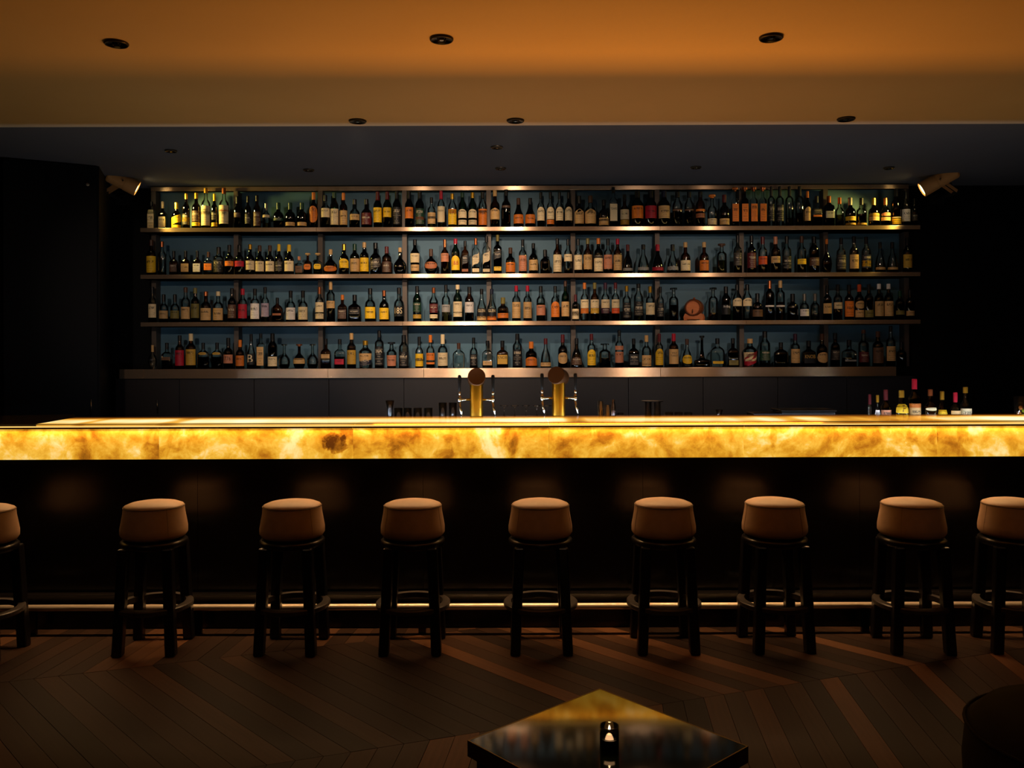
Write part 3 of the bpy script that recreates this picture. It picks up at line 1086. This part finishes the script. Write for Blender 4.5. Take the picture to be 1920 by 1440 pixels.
ROW3 = """
286 15 66 S Ca50 k82 c14-52
307 17 52 Q Ck28 k74 t14-42
328 17 52 Q Ck28 k74 v14-42
348 17 65 S Ck44 n86 t10-44
366 16 64 S E v84 v13-54
386 20 57 Q Aa58 u86 t07-46
409 19 57 Q Cv30 c86 t07-46
435 16 63 S K k84 n12-52
455 17 62 S Ck10 r82 r12-54
478 17 62 S Ck10 k80 w10-56
497 15 65 S Cv14 k82 l16-54
520 21 45 M Aa44 k76 u28-36
545 18 58 Q Cv06 k78 w08-46
568 18 58 Q Ca46 k78 c08-48
599 16 65 S Ca50 u80 c28-56 c09-24
620 16 75 L Ck36 t80 t34-52
642 18 50 X Ad50 o82 n12-46
665 24 50 X B k78 k28-46
694 20 62 Q Ck46 k82 y10-44
720 18 58 Q K u82 y08-44
748 19 63 Q Ck46 k82 k16-46 |18S:c:.55
782 16 66 B G k80 e28-54 g09-20
813 17 63 F Cd56 u84 d26-52 c10-21
836 16 68 S Cy42 k80 s26-46
858 17 68 B G c88 c26-54 c13-24
880 17 64 B Ad60 k82 w26-56
903 18 60 T Ca10 k84 kA12-42 t04-16 |GLEN:c:.7
922 18 60 T Ca10 b84 kA12-42 o04-16 |GLEN:c:.7
943 21 44 Q Aa42 v74 o14-34
968 16 66 S Cv12 r84 t09-54
989 16 66 S Cv12 r84 t09-54
1014 17 65 S Cv52 k82 p17-46
1041 16 65 S Cv12 k82 oA12-56
1060 15 75 S G n86 t12-48
1079 13 49 S K d74 c08-46 n20-36
1096 15 71 S Cv04 o84 c34-56 o20-33
1115 16 71 S Av50 v84 c34-56 g20-33
1135 16 71 S Cq34 q84 c34-56 q20-33
1154 15 71 S Cd34 d84 c34-56 f20-33
1175 16 65 S Ck50 g84 k08-52
1197 18 69 B Cv16 k88 k14-52
1219 17 64 S Ck16 g82 c18-52
1238 14 63 S Ck50 k82 k12-52
1263 18 61 J Cq48 ZT
1337 18 61 J Cq24 ZT
1361 18 63 B E k82 k18-46 |Ardbeg:w:.8
1382 17 67 B Ce40 k84 cA40-62
1401 17 67 B Ck06 k84 cA40-62
1420 20 50 Q K k76 m14-40
1443 17 74 L K u80 w34-38
1463 17 74 L Ca46 t82 w34-38
1486 21 49 Q B k72
1508 17 49 Q Cv14 s74 w16-42
1528 17 49 Q Cv26 s74
1551 16 65 S K k82 t19-48
1571 16 66 S Cd32 k82 c32-50
1592 17 65 S Aa16 k82 o10-54
1611 17 66 S K f80 t08-28 tO32-54
1629 17 66 S N k84 v08-28
1648 17 67 S G w86 t11-52
1666 17 67 S G w86 t11-52
1687 17 54 S G e80 v18-32
1706 16 56 S K k80 t14-30
"""
ROW4 = """
286 17 45 O C t72
313 19 49 X Ck38 k76 m34-46
337 17 63 S Aa16 k84 r10-56
358 19 66 S Aa10 c80 g11-56
381 22 49 M Ck46 k74 gO54-64
407 22 49 M Ck46 k74 gO54-64
428 18 58 Q K k74 p18-46 |1776:k
450 16 54 Q Aa48 o76 o10-46
471 16 65 T Ck20 k78 k12-44 |B:c
489 15 66 R C k88 t09-62
511 18 66 B Nd52 k80 c07-34
533 22 46 D Ck18 ZT
561 23 46 D Nk22 uT t20-42
586 22 46 D Ck18 ZT
611 19 56 X Aa46 k80 t34-48
637 20 55 X Cd40 k82 r14-32
659 17 66 S Ak46 t82 g12-52
685 25 52 F C g84 t24-54 bD10-30
711 17 71 L Ck50 k82 k08-58
734 19 49 F Ck14 kT p09-50
757 19 62 B Cv06 k80 k06-50
786 15 59 Q Ca20 k72 y06-46 k22-30
807 16 62 Q Ck20 o78 o24-46 o12-18
830 19 63 Q Cv06 c72 c07-46
860 23 47 M C n76
888 15 57 Q Ck38 k80 k08-46
914 20 51 X Ck10 k82 t10-26
942 22 51 X Aa18 k76 g14-48 |KNOB:k:.72
970 18 64 B Ck06 k82 k06-54
996 22 49 Q N o74 oA08-42
1023 20 55 W Cd20 d80 t05-18
1055 18 62 Q N d76 tO12-46
1081 21 55 W Kd30 k80 nA10-36
1109 16 63 S Cv06 d82 yA07-54
1134 22 45 J Cq40 ZT
1161 16 70 S Ck12 k84 p13-42 p47-58
1188 20 54 X K k80 k08-46
1212 18 60 Q C t80 t08-38 t04-12
1236 15 63 S Ck06 d76 yA07-56
1263 18 63 S Ad14 r78 t10-54 |WILD/TURKEY:x:.65
1288 20 53 W Cd28 n80 yO12-44
1316 30 59 N K kT |x:k
1345 27 54 M C k80 y12-21
1374 21 54 X Nk48 k82 v07-24
1406 26 53 F C t84 c20-52 rD08-48
1434 20 67 B Ck12 k82 e18-46
1464 27 46 M Nd44 k80
1491 17 62 S Cd10 q80 t12-54
1516 25 49 X Kk10 k78 k14-48 |KNOB:g:.75
1541 20 62 Q K n80 tO12-44
1566 17 63 S Nd54 k82 x20-50
1592 25 50 X Cd34 k80 s20-26
1619 19 69 S Cd42 n90 d12-40
1646 20 66 S Nd54 n84 m10-54
1670 17 76 S Ca50 k86 t14-50
1690 18 46 Q K k74
"""
ordn = lambda n: '%d%s' % (n, 'th' if 10 <= n % 100 <= 20 else {1: 'st', 2: 'nd', 3: 'rd'}.get(n % 10, 'th'))
BY = 7.035
for row, (txt, sname) in enumerate(((ROW1, 'top'), (ROW2, 'second'), (ROW3, 'third'), (ROW4, 'bottom'))):
    items = [parse(l) for l in txt.strip().splitlines()]
    addh = (3.0, 1.8, 0.8, -0.2)[row]
    xs = [(i[0] - 960 - ROLL * (shelf_y[row] - 720)) / F * BY for i in items]
    for k, it in enumerate(items):
        _, w, h, shape, glass, liq, lvl, caps, labels, text = it
        w_m = w / F * BY
        # keep neighbours apart
        if k:
            w_m = min(w_m, 2 * (xs[k] - xs[k - 1]) - items[k - 1][1] / F * BY) if (xs[k] - xs[k - 1]) * F / BY < (w + items[k - 1][1]) / 2 else w_m
        if k < len(items) - 1:
            gap = (xs[k + 1] - xs[k]) * F / BY
            ww = items[k + 1][1]
            if gap < (w + ww) / 2:
                w_m = min(w_m, 2 * (gap * w / (w + ww) - 0.2) / F * BY)
        if text and text.startswith('x:'):
            text = None
        b = make_bottle(xs[k], BY, SZ[row], w_m * 0.985, (h + addh) / F * BY, shape, glass, liq, lvl, caps, labels, text)
        size = 'tall ' if h >= 62 else ('short ' if h < 50 else '')
        form = {'R': 'square ', 'X': 'square ', 'D': 'bulbous ', 'O': 'round ', 'W': 'flared ', 'N': 'broad-based '}.get(shape, '')
        lw = ', %s label' % CNAME[labels[0][0]] if labels else ', no label'
        cw = 'glass' if caps[0] == 'Z' else CNAME[caps[0]]
        tag(b, '%s%s%s bottle%s, %s %s, %s from tall cabinet on %s shelf' % (size, form, GNAME[glass], lw, cw, 'stopper' if caps[2] else 'cap', ordn(k + 1), sname),
            'bottle', 'spirits bottles on the %s shelf' % sname)

# small oak cask on the third shelf
cw_ = P(1301, 580, 7.05)
ck = thing('oak_cask', 'small wooden aging cask on a cradle, third shelf', 'cask', (cw_.x, 7.04, SZ[2]), R(-22))
cz = 0.105
BP = [(-0.085, 0.072), (-0.06, 0.082), (-0.02, 0.089), (0.02, 0.089), (0.06, 0.082), (0.085, 0.072)]
stv = 18
for k in range(stv):   # staves
    a0, a1 = 2 * pi * k / stv + 0.012, 2 * pi * (k + 1) / stv - 0.012
    vs, fs = [], []
    for zz, rr in BP:
        for a, q in ((a0, rr), (a1, rr), (a1, rr - 0.008), (a0, rr - 0.008)):
            vs.append((q * 0.82 * cos(a), zz * 0.8, cz + q * 0.82 * sin(a)))
    for i in range(len(BP) - 1):
        for j in range(4):
            fs.append((i * 4 + j, i * 4 + (j + 1) % 4, i * 4 + 4 + (j + 1) % 4, i * 4 + 4 + j))
    fs += [(0, 1, 2, 3), tuple(len(vs) - 4 + q for q in (3, 2, 1, 0))]
    obj('stave', mesh_from('stave', vs, fs), M_barrel, ck)
hd = obj('head', MB().lathe([(0.0, 0), (0.0, 0.053), (0.006, 0.053), (0.006, 0)], 28, axis=(0, -1, 0), org=(0, -0.058, cz)).mesh('head'), M_barrelhead, ck)
obj('rear_head', MB().lathe([(0.0, 0), (0.0, 0.053), (0.006, 0.053), (0.006, 0)], 28, axis=(0, 1, 0), org=(0, 0.058, cz)).mesh('rear_head'), M_barrelhead, ck)
for yy, rr in ((-0.066, 0.0605), (-0.038, 0.0708), (0.038, 0.0708), (0.066, 0.0605)):
    obj('hoop', MB().lathe([(-0.005, rr), (-0.005, rr + .003), (0.005, rr + .003), (0.005, rr)], 32, axis=(0, 1, 0), org=(0, yy, cz), cap=False).mesh('hoop'), M_hoop, ck)
obj('tap', MB().tube([(0, -0.058, cz - .03), (0, -0.078, cz - .03), (0, -0.08, cz - .045)], 0.005, 8).box(-.003, .003, -.077, -.071, cz - .028, cz - .012).mesh('tap'), M_hoop, ck)
obj('bung', MB().lathe([(0, .01), (0.015, .008), (.015, 0)], 10, org=(0, 0, cz + .072)).mesh('bung'), M_barrel, ck)
for yy in (-0.045, 0.045):
    poly = [(-.075, 0.0), (-.055, 0.0), (-.05, .01), (.05, .01), (.055, 0), (.075, 0), (.08, .03), (.066, .06), (.055, .055), (.035, .042), (0, .036), (-.035, .042), (-.055, .055), (-.066, .06), (-.08, .03)]
    vs = [(x, yy - .009, z) for x, z in poly] + [(x, yy + .009, z) for x, z in poly]
    n = len(poly)
    fs = [tuple(range(n)), tuple(range(2 * n - 1, n - 1, -1))] + [(i, n + i, n + (i + 1) % n, (i + 1) % n) for i in range(n)]
    obj('cradle', mesh_from('cradle', vs, fs), M_barrelhead, ck)
obj('cradle_rail', MB().box(-.05, -.035, -.036, .036, .012, .028).box(.035, .05, -.036, .036, .012, .028).mesh('cradle_rail'), M_barrelhead, ck)

# ------------------------------------------------------------------ bottles on the bartender's worktop
WZ, WY = 1.0, 5.45
wb = """
1633 11 740 S C d72
1645 14 741 W Cv20 g80 w10-58
1663 20 731 Q N d74 p10-50
1690 25 732 Q N g82 yC44-66 p06-26 |F:d:.5
1717 23 711 S E r80 t14-44 o44-52
1744 22 730 Q N u84 p10-30 cO48-56
1769 23 734 W C g78 y10-52
1791 19 736 Q C r74 t12-52
1813 22 726 Q C g86 c12-50
"""
wl = ['tiny clear bottle with dark red cap, nearest the shelf middle on the worktop', 'small flared clear bottle with white label and gold cap on worktop',
      'round dark brown bottle with dark red cap on worktop', 'dark brown bottle with yellow shield label lettered F on worktop',
      'tallest dark green bottle with crimson cap on worktop', 'dark brown bottle with copper cap on worktop',
      'flared clear bottle with yellow label and gold cap on worktop', 'clear bottle with crimson cap and tan label on worktop',
      'clear bottle with cream label and gold stopper on worktop']
for k, l in enumerate(wb.strip().splitlines()):
    x, w, top, shape, glass, liq, lvl, caps, labels, text = parse(l)
    p = P(x, top, WY)
    b = make_bottle(p.x, WY + (0.0 if k % 2 else 0.02), WZ, w / F * WY * 0.96, p.z - WZ, shape, glass, liq, lvl, caps, labels, text)
    tag(b, wl[k], 'bottle', 'bottles on the bartender worktop')


# ------------------------------------------------------------------ glassware and tools on the worktop
def glass_obj(name, label, cat, px, top, wpx, prof, m, group, Y=WY):
    p = P(px, top, Y)
    h = p.z - WZ
    r = wpx / 2 / F * Y
    o = obj(name, MB().lathe([(z * h, rr * r) for z, rr in prof], 20, cap=False).mesh(name, True), m, loc=(p.x, Y, WZ))
    return tag(o, label, cat, group)


TUMB = [(0, 0), (0, .82), (.02, .86), (.5, .93), (1, 1), (1, .94), (.5, .87), (.12, .8), (.12, 0)]
PINT = [(0, 0), (0, .68), (.02, .72), (.5, .84), (1, 1), (1, .95), (.5, .79), (.1, .67), (.1, 0)]
STEM = [(0, 0), (0, .9), (.03, .95), (.42, 1.0), (.52, .85), (.58, .3), (.62, .1), (.9, .09), (.95, .2), (.98, .8), (1, .82), (1, 0)]
FLARE = [(0, 0), (0, .75), (.03, .78), (.06, .25), (.3, .2), (.4, .45), (.55, .6), (.7, .55), (1, 1), (1, .95), (.7, .5), (.55, .53), (.45, .3), (.45, 0)]
glass_obj('hourglass_glass', 'single waisted tall glass beside the row of tumblers', 'glass', 731, 751, 17, FLARE, M_clear, None)
for k_, px in enumerate((747, 764, 783, 803)):
    glass_obj('tumbler', '%s clear tumbler from the waisted glass' % ords[k_], 'glass', px, 765, 16.5, TUMB, M_clear, 'clear tumblers in a row', 5.45)
for px in (830, 849):
    glass_obj('pint_glass', 'tall pint glass next to the tumblers' if px == 830 else 'tall pint glass next to the brass beer tap', 'glass', px, 755, 16, PINT, M_clear, 'pint glasses by the tap')
for k_, px in enumerate((945, 965, 986, 1006, 1026)):
    glass_obj('coupe_glass', '%s upturned stemmed glass from the pint-glass beer tap, between the taps' % ords[k_], 'glass', px, 760, 19, STEM, M_clear, 'upturned stemmed glasses', 5.52)
SH = [(0, 0), (0, .8), (.02, .84), (.62, 1), (.66, 1.0), (.68, .95), (.86, .6), (.9, .5), (.99, .46), (1, .4), (1, 0)]
M_shaker = mat('shaker_steel', '#b9b2a8', 0.14, 1.0)
CUP = [(0, 0), (0, .72), (.02, .76), (1, 1), (1, .94), (.1, .7), (.1, 0)]
for px, top, w, nm in ((1126, 752, 11, 'tall steel shaker tin beside the second beer tap'), (1139, 759, 12, 'lowest steel shaker tin of the three'), (1150, 749, 11, 'tallest steel shaker tin of the three')):
    glass_obj('shaker_tin', nm, 'shaker', px, top, w, CUP if px != 1150 else SH, M_shaker, 'steel shaker tins', 5.42 if px == 1139 else 5.48)
glass_obj('garnish_tub', 'small round dark tub beside the shaker tins', 'tub', 1163, 774, 13, TUMB, M_black, None, 5.45)
for px in (1215, 1232):
    glass_obj('highball_glass', 'slim highball glass under the plate, on the %s side' % ('shaker' if px == 1215 else 'rocks glass'), 'glass', px, 753, 13, [(0, 0), (0, .95), (.02, 1), (1, 1), (1, .93), (.1, .9), (.1, 0)], M_clear, 'highball glasses under a plate', 5.45)
pz = P(1223, 753, 5.45)
tag(obj('glass_plate', MB().lathe([(0, 0), (0, .066), (.004, .072), (.006, .066), (.006, 0)], 28).mesh('glass_plate', True), M_clear, loc=(pz.x, 5.45, P(1223.5, 753, 5.45).z + .0006)),
    'thin glass plate lying on two highball glasses', 'plate')
for k_, px in enumerate((1254, 1272, 1290)):
    glass_obj('rocks_glass', '%s low rocks glass counted from the highball glasses' % ords[k_], 'glass', px, 773, 16, TUMB, M_clear, 'low rocks glasses', 5.45)
glass_obj('cocktail_stem', 'small single stemmed glass standing alone on the worktop', 'glass', 1348, 768, 14, FLARE, M_clear, None, 5.5)
ip = P(1508, 767, 5.5)
it = thing('ice_bin', 'flat dark ice bin on the worktop beside the worktop bottles', 'bin', (ip.x, 5.52, WZ))
obj('bin_body', bevelled(MB().box(-.17, .17, -.1, .1, 0, ip.z - WZ - .012).mesh('bin_body'), .005), M_black, it)
obj('bin_rim', bevelled(MB().box(-.178, .178, -.108, .108, ip.z - WZ - .0118, ip.z - WZ).mesh('bin_rim'), .003), M_black, it)
dp = P(1432, 773, 5.5)
tag(obj('speed_tray', bevelled(MB().box(-.09, .09, -.08, .08, 0, dp.z - WZ).mesh('speed_tray'), .004), M_black, loc=(dp.x, 5.5, WZ)), 'low dark tray on the worktop next to the ice bin', 'tray')
# glass of garnish at the end of the worktop
gp = P(1914, 743, 5.4)
gg = thing('garnish_jar', 'glass jar of green limes at the far end of the worktop', 'jar', (gp.x, 5.4, WZ))
hh = gp.z - WZ
obj('jar_glass', MB().lathe([(z * hh, r * .042) for z, r in TUMB], 20, cap=False).mesh('jar_glass', True), M_clear, gg)
M_lime = noise_mat('lime_peel', '#6f7a14', '#93981e', nscale=40, rough=0.4)
for k in range(7):
    a = k * 2.4
    r = 0.015 if k < 6 else 0.0
    obj('lime_wedge', MB().lathe([(-.013, 0), (-.009, .010), (0, .014), (.009, .010), (.013, 0)], 10, axis=(cos(a), sin(a), .4), org=(r * cos(a), r * sin(a), .04 + .017 * k)).mesh('lime_wedge', True), M_lime if k % 2 else mat('orange_peel', '#b0641a', .5), gg)


# ------------------------------------------------------------------ beer taps
def tap_column(px, disc_y, face, label, Y=5.38):
    p = P(px, disc_y, Y)
    t = thing('beer_tap', label, 'beer tap', (p.x, Y, WZ))
    zc = p.z - WZ
    rc = 0.0415
    obj('column', MB().lathe([(0, 0), (0, .05), (.012, .05), (.014, rc), (zc - 0.02, rc), (zc - 0.02, 0)], 32).mesh('column', False), M_brass, t)
    dn = Vector((face, -1, 0.25)).normalized()
    obj('disc_head', MB().lathe([(-.05, 0), (-.05, .05), (-.045, .0555), (0.046, .0555), (.050, .053), (.050, 0)], 40, axis=dn, org=(0, 0.0, zc)).mesh('disc_head', False), M_bronze_disc, t)
    for s in (-1, 1):
        bx = s * 0.105
        fz = zc - 0.135
        fa = obj('faucet', MB().tube([(s * rc, 0, fz), (s * 0.07, -.01, fz), (bx, -.02, fz)], [.009, .007, .011], 10)
                 .lathe([(-.018, 0), (-.018, .011), (.02, .011), (.024, .006), (.034, .006), (.034, 0)], 12, org=(bx, -.02, fz))
                 .mesh('faucet', True), M_chrome, t)
        obj('spout', MB().tube([(bx, -.02, fz - .01), (bx + .004, -.03, fz - .05), (bx + .016, -.036, fz - .105)], [.009, .0075, .006], 10).mesh('spout', True), M_chrome, fa)
        obj('ferrule', MB().tube([(bx, -.02, fz + .03), (bx, -.02, fz + .052)], .008, 10).mesh('ferrule', True), M_chrome, fa)
        obj('handle', MB().lathe([(0, 0), (0, .008), (.03, .0085), (.09, .0115), (.102, .009), (.104, 0)], 12, org=(bx, -.02, fz + .052)).mesh('handle', True), M_blackmat, fa)
    return t


tap_column(893, 709, 0.08, 'brass beer tap column beside the pint glasses')
tap_column(1047, 706, -0.42, 'brass beer tap column beside the steel shaker tins')


# ------------------------------------------------------------------ projector spotlights by the shelf
M_lens = mat('lit_lens', '#fff2b8', 0.3)
_lb = M_lens.node_tree.nodes['Principled BSDF']
_lb.inputs['Emission Color'].default_value = (1.0, 0.86, 0.42, 1)
_lb.inputs['Emission Strength'].default_value = 6.0


def projector(px_back, px_front, px_foot, label, aim, sgn, power):
    Yb = 6.72
    a, b = P(*px_back, Yb), P(*px_front, Yb)
    b.y += 0.08
    d = (b - a).normalized()
    L = (b - a).length
    mid = a + d * L * 0.5
    t = thing('projector_spotlight', label, 'spotlight', tuple(mid))
    A, B = a - mid, b - mid
    r = 0.057
    obj('housing', MB().lathe([(0, 0), (0, r * .88), (.012, r), (L * .55, r), (L * .6, r * 1.05), (L - .02, r * 1.08), (L - .004, r * 1.08), (L - .004, r * .95), (L - .02, r * .9), (L - .02, 0)], 32, axis=d, org=A).mesh('housing', False), M_lampbody, t)
    obj('lens', MB().lathe([(0, 0), (0, r * .9), (.004, r * .86), (.010, r * .5), (.012, 0)], 28, axis=d, org=B - d * .019).mesh('lens', True), M_lens, t)
    side = d.cross(Vector((0, 0, 1))).normalized()
    up = side.cross(d).normalized()
    foot = P(*px_foot, Yb + 0.16) - mid
    for s in (-1, 1):
        o_ = side * s * (r + .008)
        f2 = foot + side * s * (r + .008)
        dirv = (f2 - o_).normalized()
        w = dirv.cross(side).normalized() * .011
        th = side * .003
        vs = []
        for c in (o_ - dirv * .012, f2):
            vs += [c - w - th, c + w - th, c + w + th, c - w + th]
        mb = MB().add(vs, [(3, 2, 1, 0), (4, 5, 6, 7), (0, 1, 5, 4), (1, 2, 6, 5), (2, 3, 7, 6), (3, 0, 4, 7)])
        ar = obj('yoke_arm', mb.mesh('yoke_arm'), M_lampbody, t)
        obj('pivot_screw', MB().lathe([(-.006, 0), (-.006, .006), (.006, .006), (.006, 0)], 10, axis=side, org=o_).mesh('pivot_screw'), M_blackmat, ar)
    wall = Vector((foot.x + 0.0, 7.198 - mid.y, foot.z))
    obj('wall_mount', MB().box(wall.x - .06, wall.x + .06, wall.y - .015, wall.y, wall.z - .04, wall.z + .04).tube([foot, wall - Vector((0, .014, 0))], .012, 10)
        .tube([foot - side * (r + .008), foot + side * (r + .008)], .008, 8).mesh('wall_mount'), M_blackmat, t)
    obj('cable', MB().tube([A + up * 0, A - d * .02 + Vector((0, .03, -.02)), A + Vector((0, .1, -.06)), foot + Vector((0, .02, .02))], .004, 8).mesh('cable', True), M_blackmat, t)
    spot('projector_beam', b + d * 0.02, aim, power, (1.0, 0.74, 0.16), 80, 0.7, 0.035)


projector((203, 327), (250, 351), (197, 362), 'tan projector spotlight on the wall beside the tall cabinet', (-2.35, 7.05, 2.5), 1, 46)
projector((1793, 320), (1736, 353), (1792, 361), 'tan projector spotlight at the shelf end away from the tall cabinet', (2.75, 7.05, 2.5), -1, 24)

# ------------------------------------------------------------------ ceiling downlights
DL = [((220, 80), (830, 72), (1448, 69)), ((672, 226), (968, 225), (1588, 222)), ((322, 282), (933, 275)), ((580, 318), (940, 315), (1306, 313), (1668, 314))]
dl_lab = ['large downlight from the tall cabinet side, in the ceiling above the bar stools', 'downlight from the tall cabinet side, along the edge of the dark ceiling',
          'downlight from the tall cabinet side, middle row of the dark ceiling', 'small downlight from the tall cabinet side, in the row nearest the bottle shelf']
for ri, row in enumerate(DL):
    for px, py in row:
        Yd = (CEIL - EYE) * F / (HOR - (py + ROLL * (px - 960)))
        x = (px - 960) / F * Yd
        rr = 0.053 if ri < 2 else 0.042
        n_ = ords[row.index((px, py))]
        t = thing('ceiling_downlight', n_ + ' ' + dl_lab[ri], 'downlight', (x, Yd, CEIL), group='ceiling downlights row %s' % ords[ri])
        obj('trim_ring', MB().lathe([(-.0005, rr), (-.006, rr), (-.011, rr * .93), (-.011, rr * .86), (-.0005, rr * .86)], 32, cap=False).mesh('trim_ring', True), M_trim, t)
        cup = obj('reflector', MB().lathe([(-.010, rr * .86), (-.006, rr * .62), (-.003, rr * .4), (-.0015, 0)], 32, cap=False).mesh('reflector', True), M_dark_reflector, t)
        obj('lamp_holder', MB().tube([(-rr * .3, rr * .1, -.004), (-rr * .25, 0, -.012)], .003, 6).tube([(rr * .3, rr * .1, -.004), (rr * .3, 0, -.012)], .003, 6).lathe([(-.010, 0), (-.010, rr * .18), (-.003, rr * .22), (-.003, 0)], 12).mesh('lamp_holder'), M_chrome, cup)
for q_, (x, y) in enumerate([(g[0], 2.45) for g in GUEST] + [(x, 1.2) for x in LOUNGE]):
    t = thing('ceiling_downlight', '%s lounge ceiling downlight from the tall cabinet side, %s row' % (ords[q_ % 3], 'low table' if q_ < 3 else 'rear'), 'downlight', (x, y, CEIL), group='ceiling downlights over the lounge')
    obj('trim_ring', MB().lathe([(-.0005, .053), (-.006, .053), (-.011, .049), (-.011, .046), (-.0005, .046)], 32, cap=False).mesh('trim_ring', True), M_trim, t)
    obj('reflector', MB().lathe([(-.010, .046), (-.006, .033), (-.003, .02), (-.0015, 0)], 32, cap=False).mesh('reflector', True), M_dark_reflector, t)

# ------------------------------------------------------------------ low table with tea light
TZ = 0.283
DZ = EYE - TZ
def T(px, py):
    d = DZ * F / (py - HOR)
    return Vector(((px - 960) / F * d, d))
ct, cl_, cr = T(1128, 1293), T(870, 1387), T(1405, 1402)
cen = (cl_ + cr) / 2
side = ((cl_ - ct).length + (cr - ct).length) / 4
ang = math.atan2(cr.y - ct.y, cr.x - ct.x)
tbl = thing('low_table', 'low square table with glossy dark green top', 'table', (cen.x, cen.y, 0), ang)
M_ttop = noise_mat('dark_green_glass_top', '#0d1a15', '#1c2d24', nscale=9, rough=0.07, detail=8, ior=1.7)
M_tedge = mat('table_brass_edge', '#7a6238', 0.3, 0.9)
obj('top', bevelled(MB().box(-side + .004, side - .004, -side + .004, side - .004, TZ - .02, TZ).mesh('top'), .001), M_ttop, tbl)
for k in range(4):
    o = obj('edge_trim', MB().box(-side, side - .0042, -side, -side + .004, TZ - .05, TZ + .0006).mesh('edge_trim'), M_tedge, tbl)
    o.rotation_euler = (0, 0, k * pi / 2)
obj('apron', MB().box(-side + .006, side - .006, -side + .006, side - .006, TZ - .05, TZ - .0205).mesh('apron'), M_blackmat, tbl)
for sx in (-1, 1):
    for sy in (-1, 1):
        c = side - .04
        obj('leg', bevelled(MB().box(sx * c - .02, sx * c + .02, sy * c - .02, sy * c + .02, 0, TZ - .0505).mesh('leg'), .003), M_blackmat, tbl)

cp_ = T(1140, 1402)
tl = thing('tea_light_holder', 'dark glass tea light holder with burning candle on the low table', 'candle', (cp_.x, cp_.y, TZ + 0.0008))
M_smoke = glass_mat('smoked_glass', (0.8, 0.76, 0.72), 0.04, 1.5)
obj('glass_cup', MB().lathe([(.030, .0295), (.066, .0300), (.068, .029), (.066, .027), (.030, .026)], 32, cap=False).mesh('glass_cup', True), M_smoke, tl)
obj('dark_base', MB().lathe([(0, 0), (0, .027), (.002, .0295), (.0298, .0295), (.0298, 0)], 32).mesh('dark_base', False), mat('black_glass', '#070708', .08), tl)
wx = mat('candle_wax', '#f0c79a', .5)
_wb = wx.node_tree.nodes['Principled BSDF']
_wb.inputs['Emission Color'].default_value = (1, .6, .3, 1)
_wb.inputs['Emission Strength'].default_value = 1.6
cd = obj('tea_light', MB().lathe([(.0302, 0), (.0302, .021), (.045, .021), (.0455, .0205), (.044, .0195), (.0435, 0)], 28).mesh('tea_light', False), wx, tl)
obj('wick', MB().tube([(0, 0, .0435), (.001, 0, .049)], .0007, 6).mesh('wick'), M_blackmat, cd)
fm = mat('flame', '#ffdd99', .5)
_fb = fm.node_tree.nodes['Principled BSDF']
_fb.inputs['Emission Color'].default_value = (1, .75, .42, 1)
_fb.inputs['Emission Strength'].default_value = 14
obj('flame', MB().lathe([(.047, 0), (.050, .003), (.055, .0036), (.061, .002), (.067, 0)], 12).mesh('flame', True), fm, cd)
fp = bpy.data.lights.new('flame_glow', 'POINT')
fp.energy = 0.05
fp.color = (1, .55, .22)
fp.shadow_soft_size = .004
fo = bpy.data.objects.new('flame_glow', fp)
COL.objects.link(fo)
fo.location = (cp_.x, cp_.y, TZ + .08)

# round pouf at the edge of the lounge
M_pouf = noise_mat('dark_brown_velvet', '#0b0808', '#0f0a0a', nscale=30, rough=0.9)
pf = thing('round_pouf', 'round dark brown upholstered pouf beyond the low table', 'pouf', (1.66, 2.42, 0))
obj('cushion', MB().lathe([(.08, 0), (.08, .30), (.10, .335), (.30, .345), (.40, .335), (.445, .29), (.46, .2), (.465, 0)], 40).mesh('cushion', True), M_pouf, pf)
obj('piping', MB().tube([(.338 * cos(2 * pi * k / 40), .338 * sin(2 * pi * k / 40), .405) for k in range(41)], .005, 6).mesh('piping', True), M_pouf, pf)
for k in range(4):
    a = pi / 4 + k * pi / 2
    obj('leg', MB().lathe([(0, .014), (.081, .02)], 12, org=(.24 * cos(a), .24 * sin(a), 0)).mesh('leg'), M_blackmat, pf)
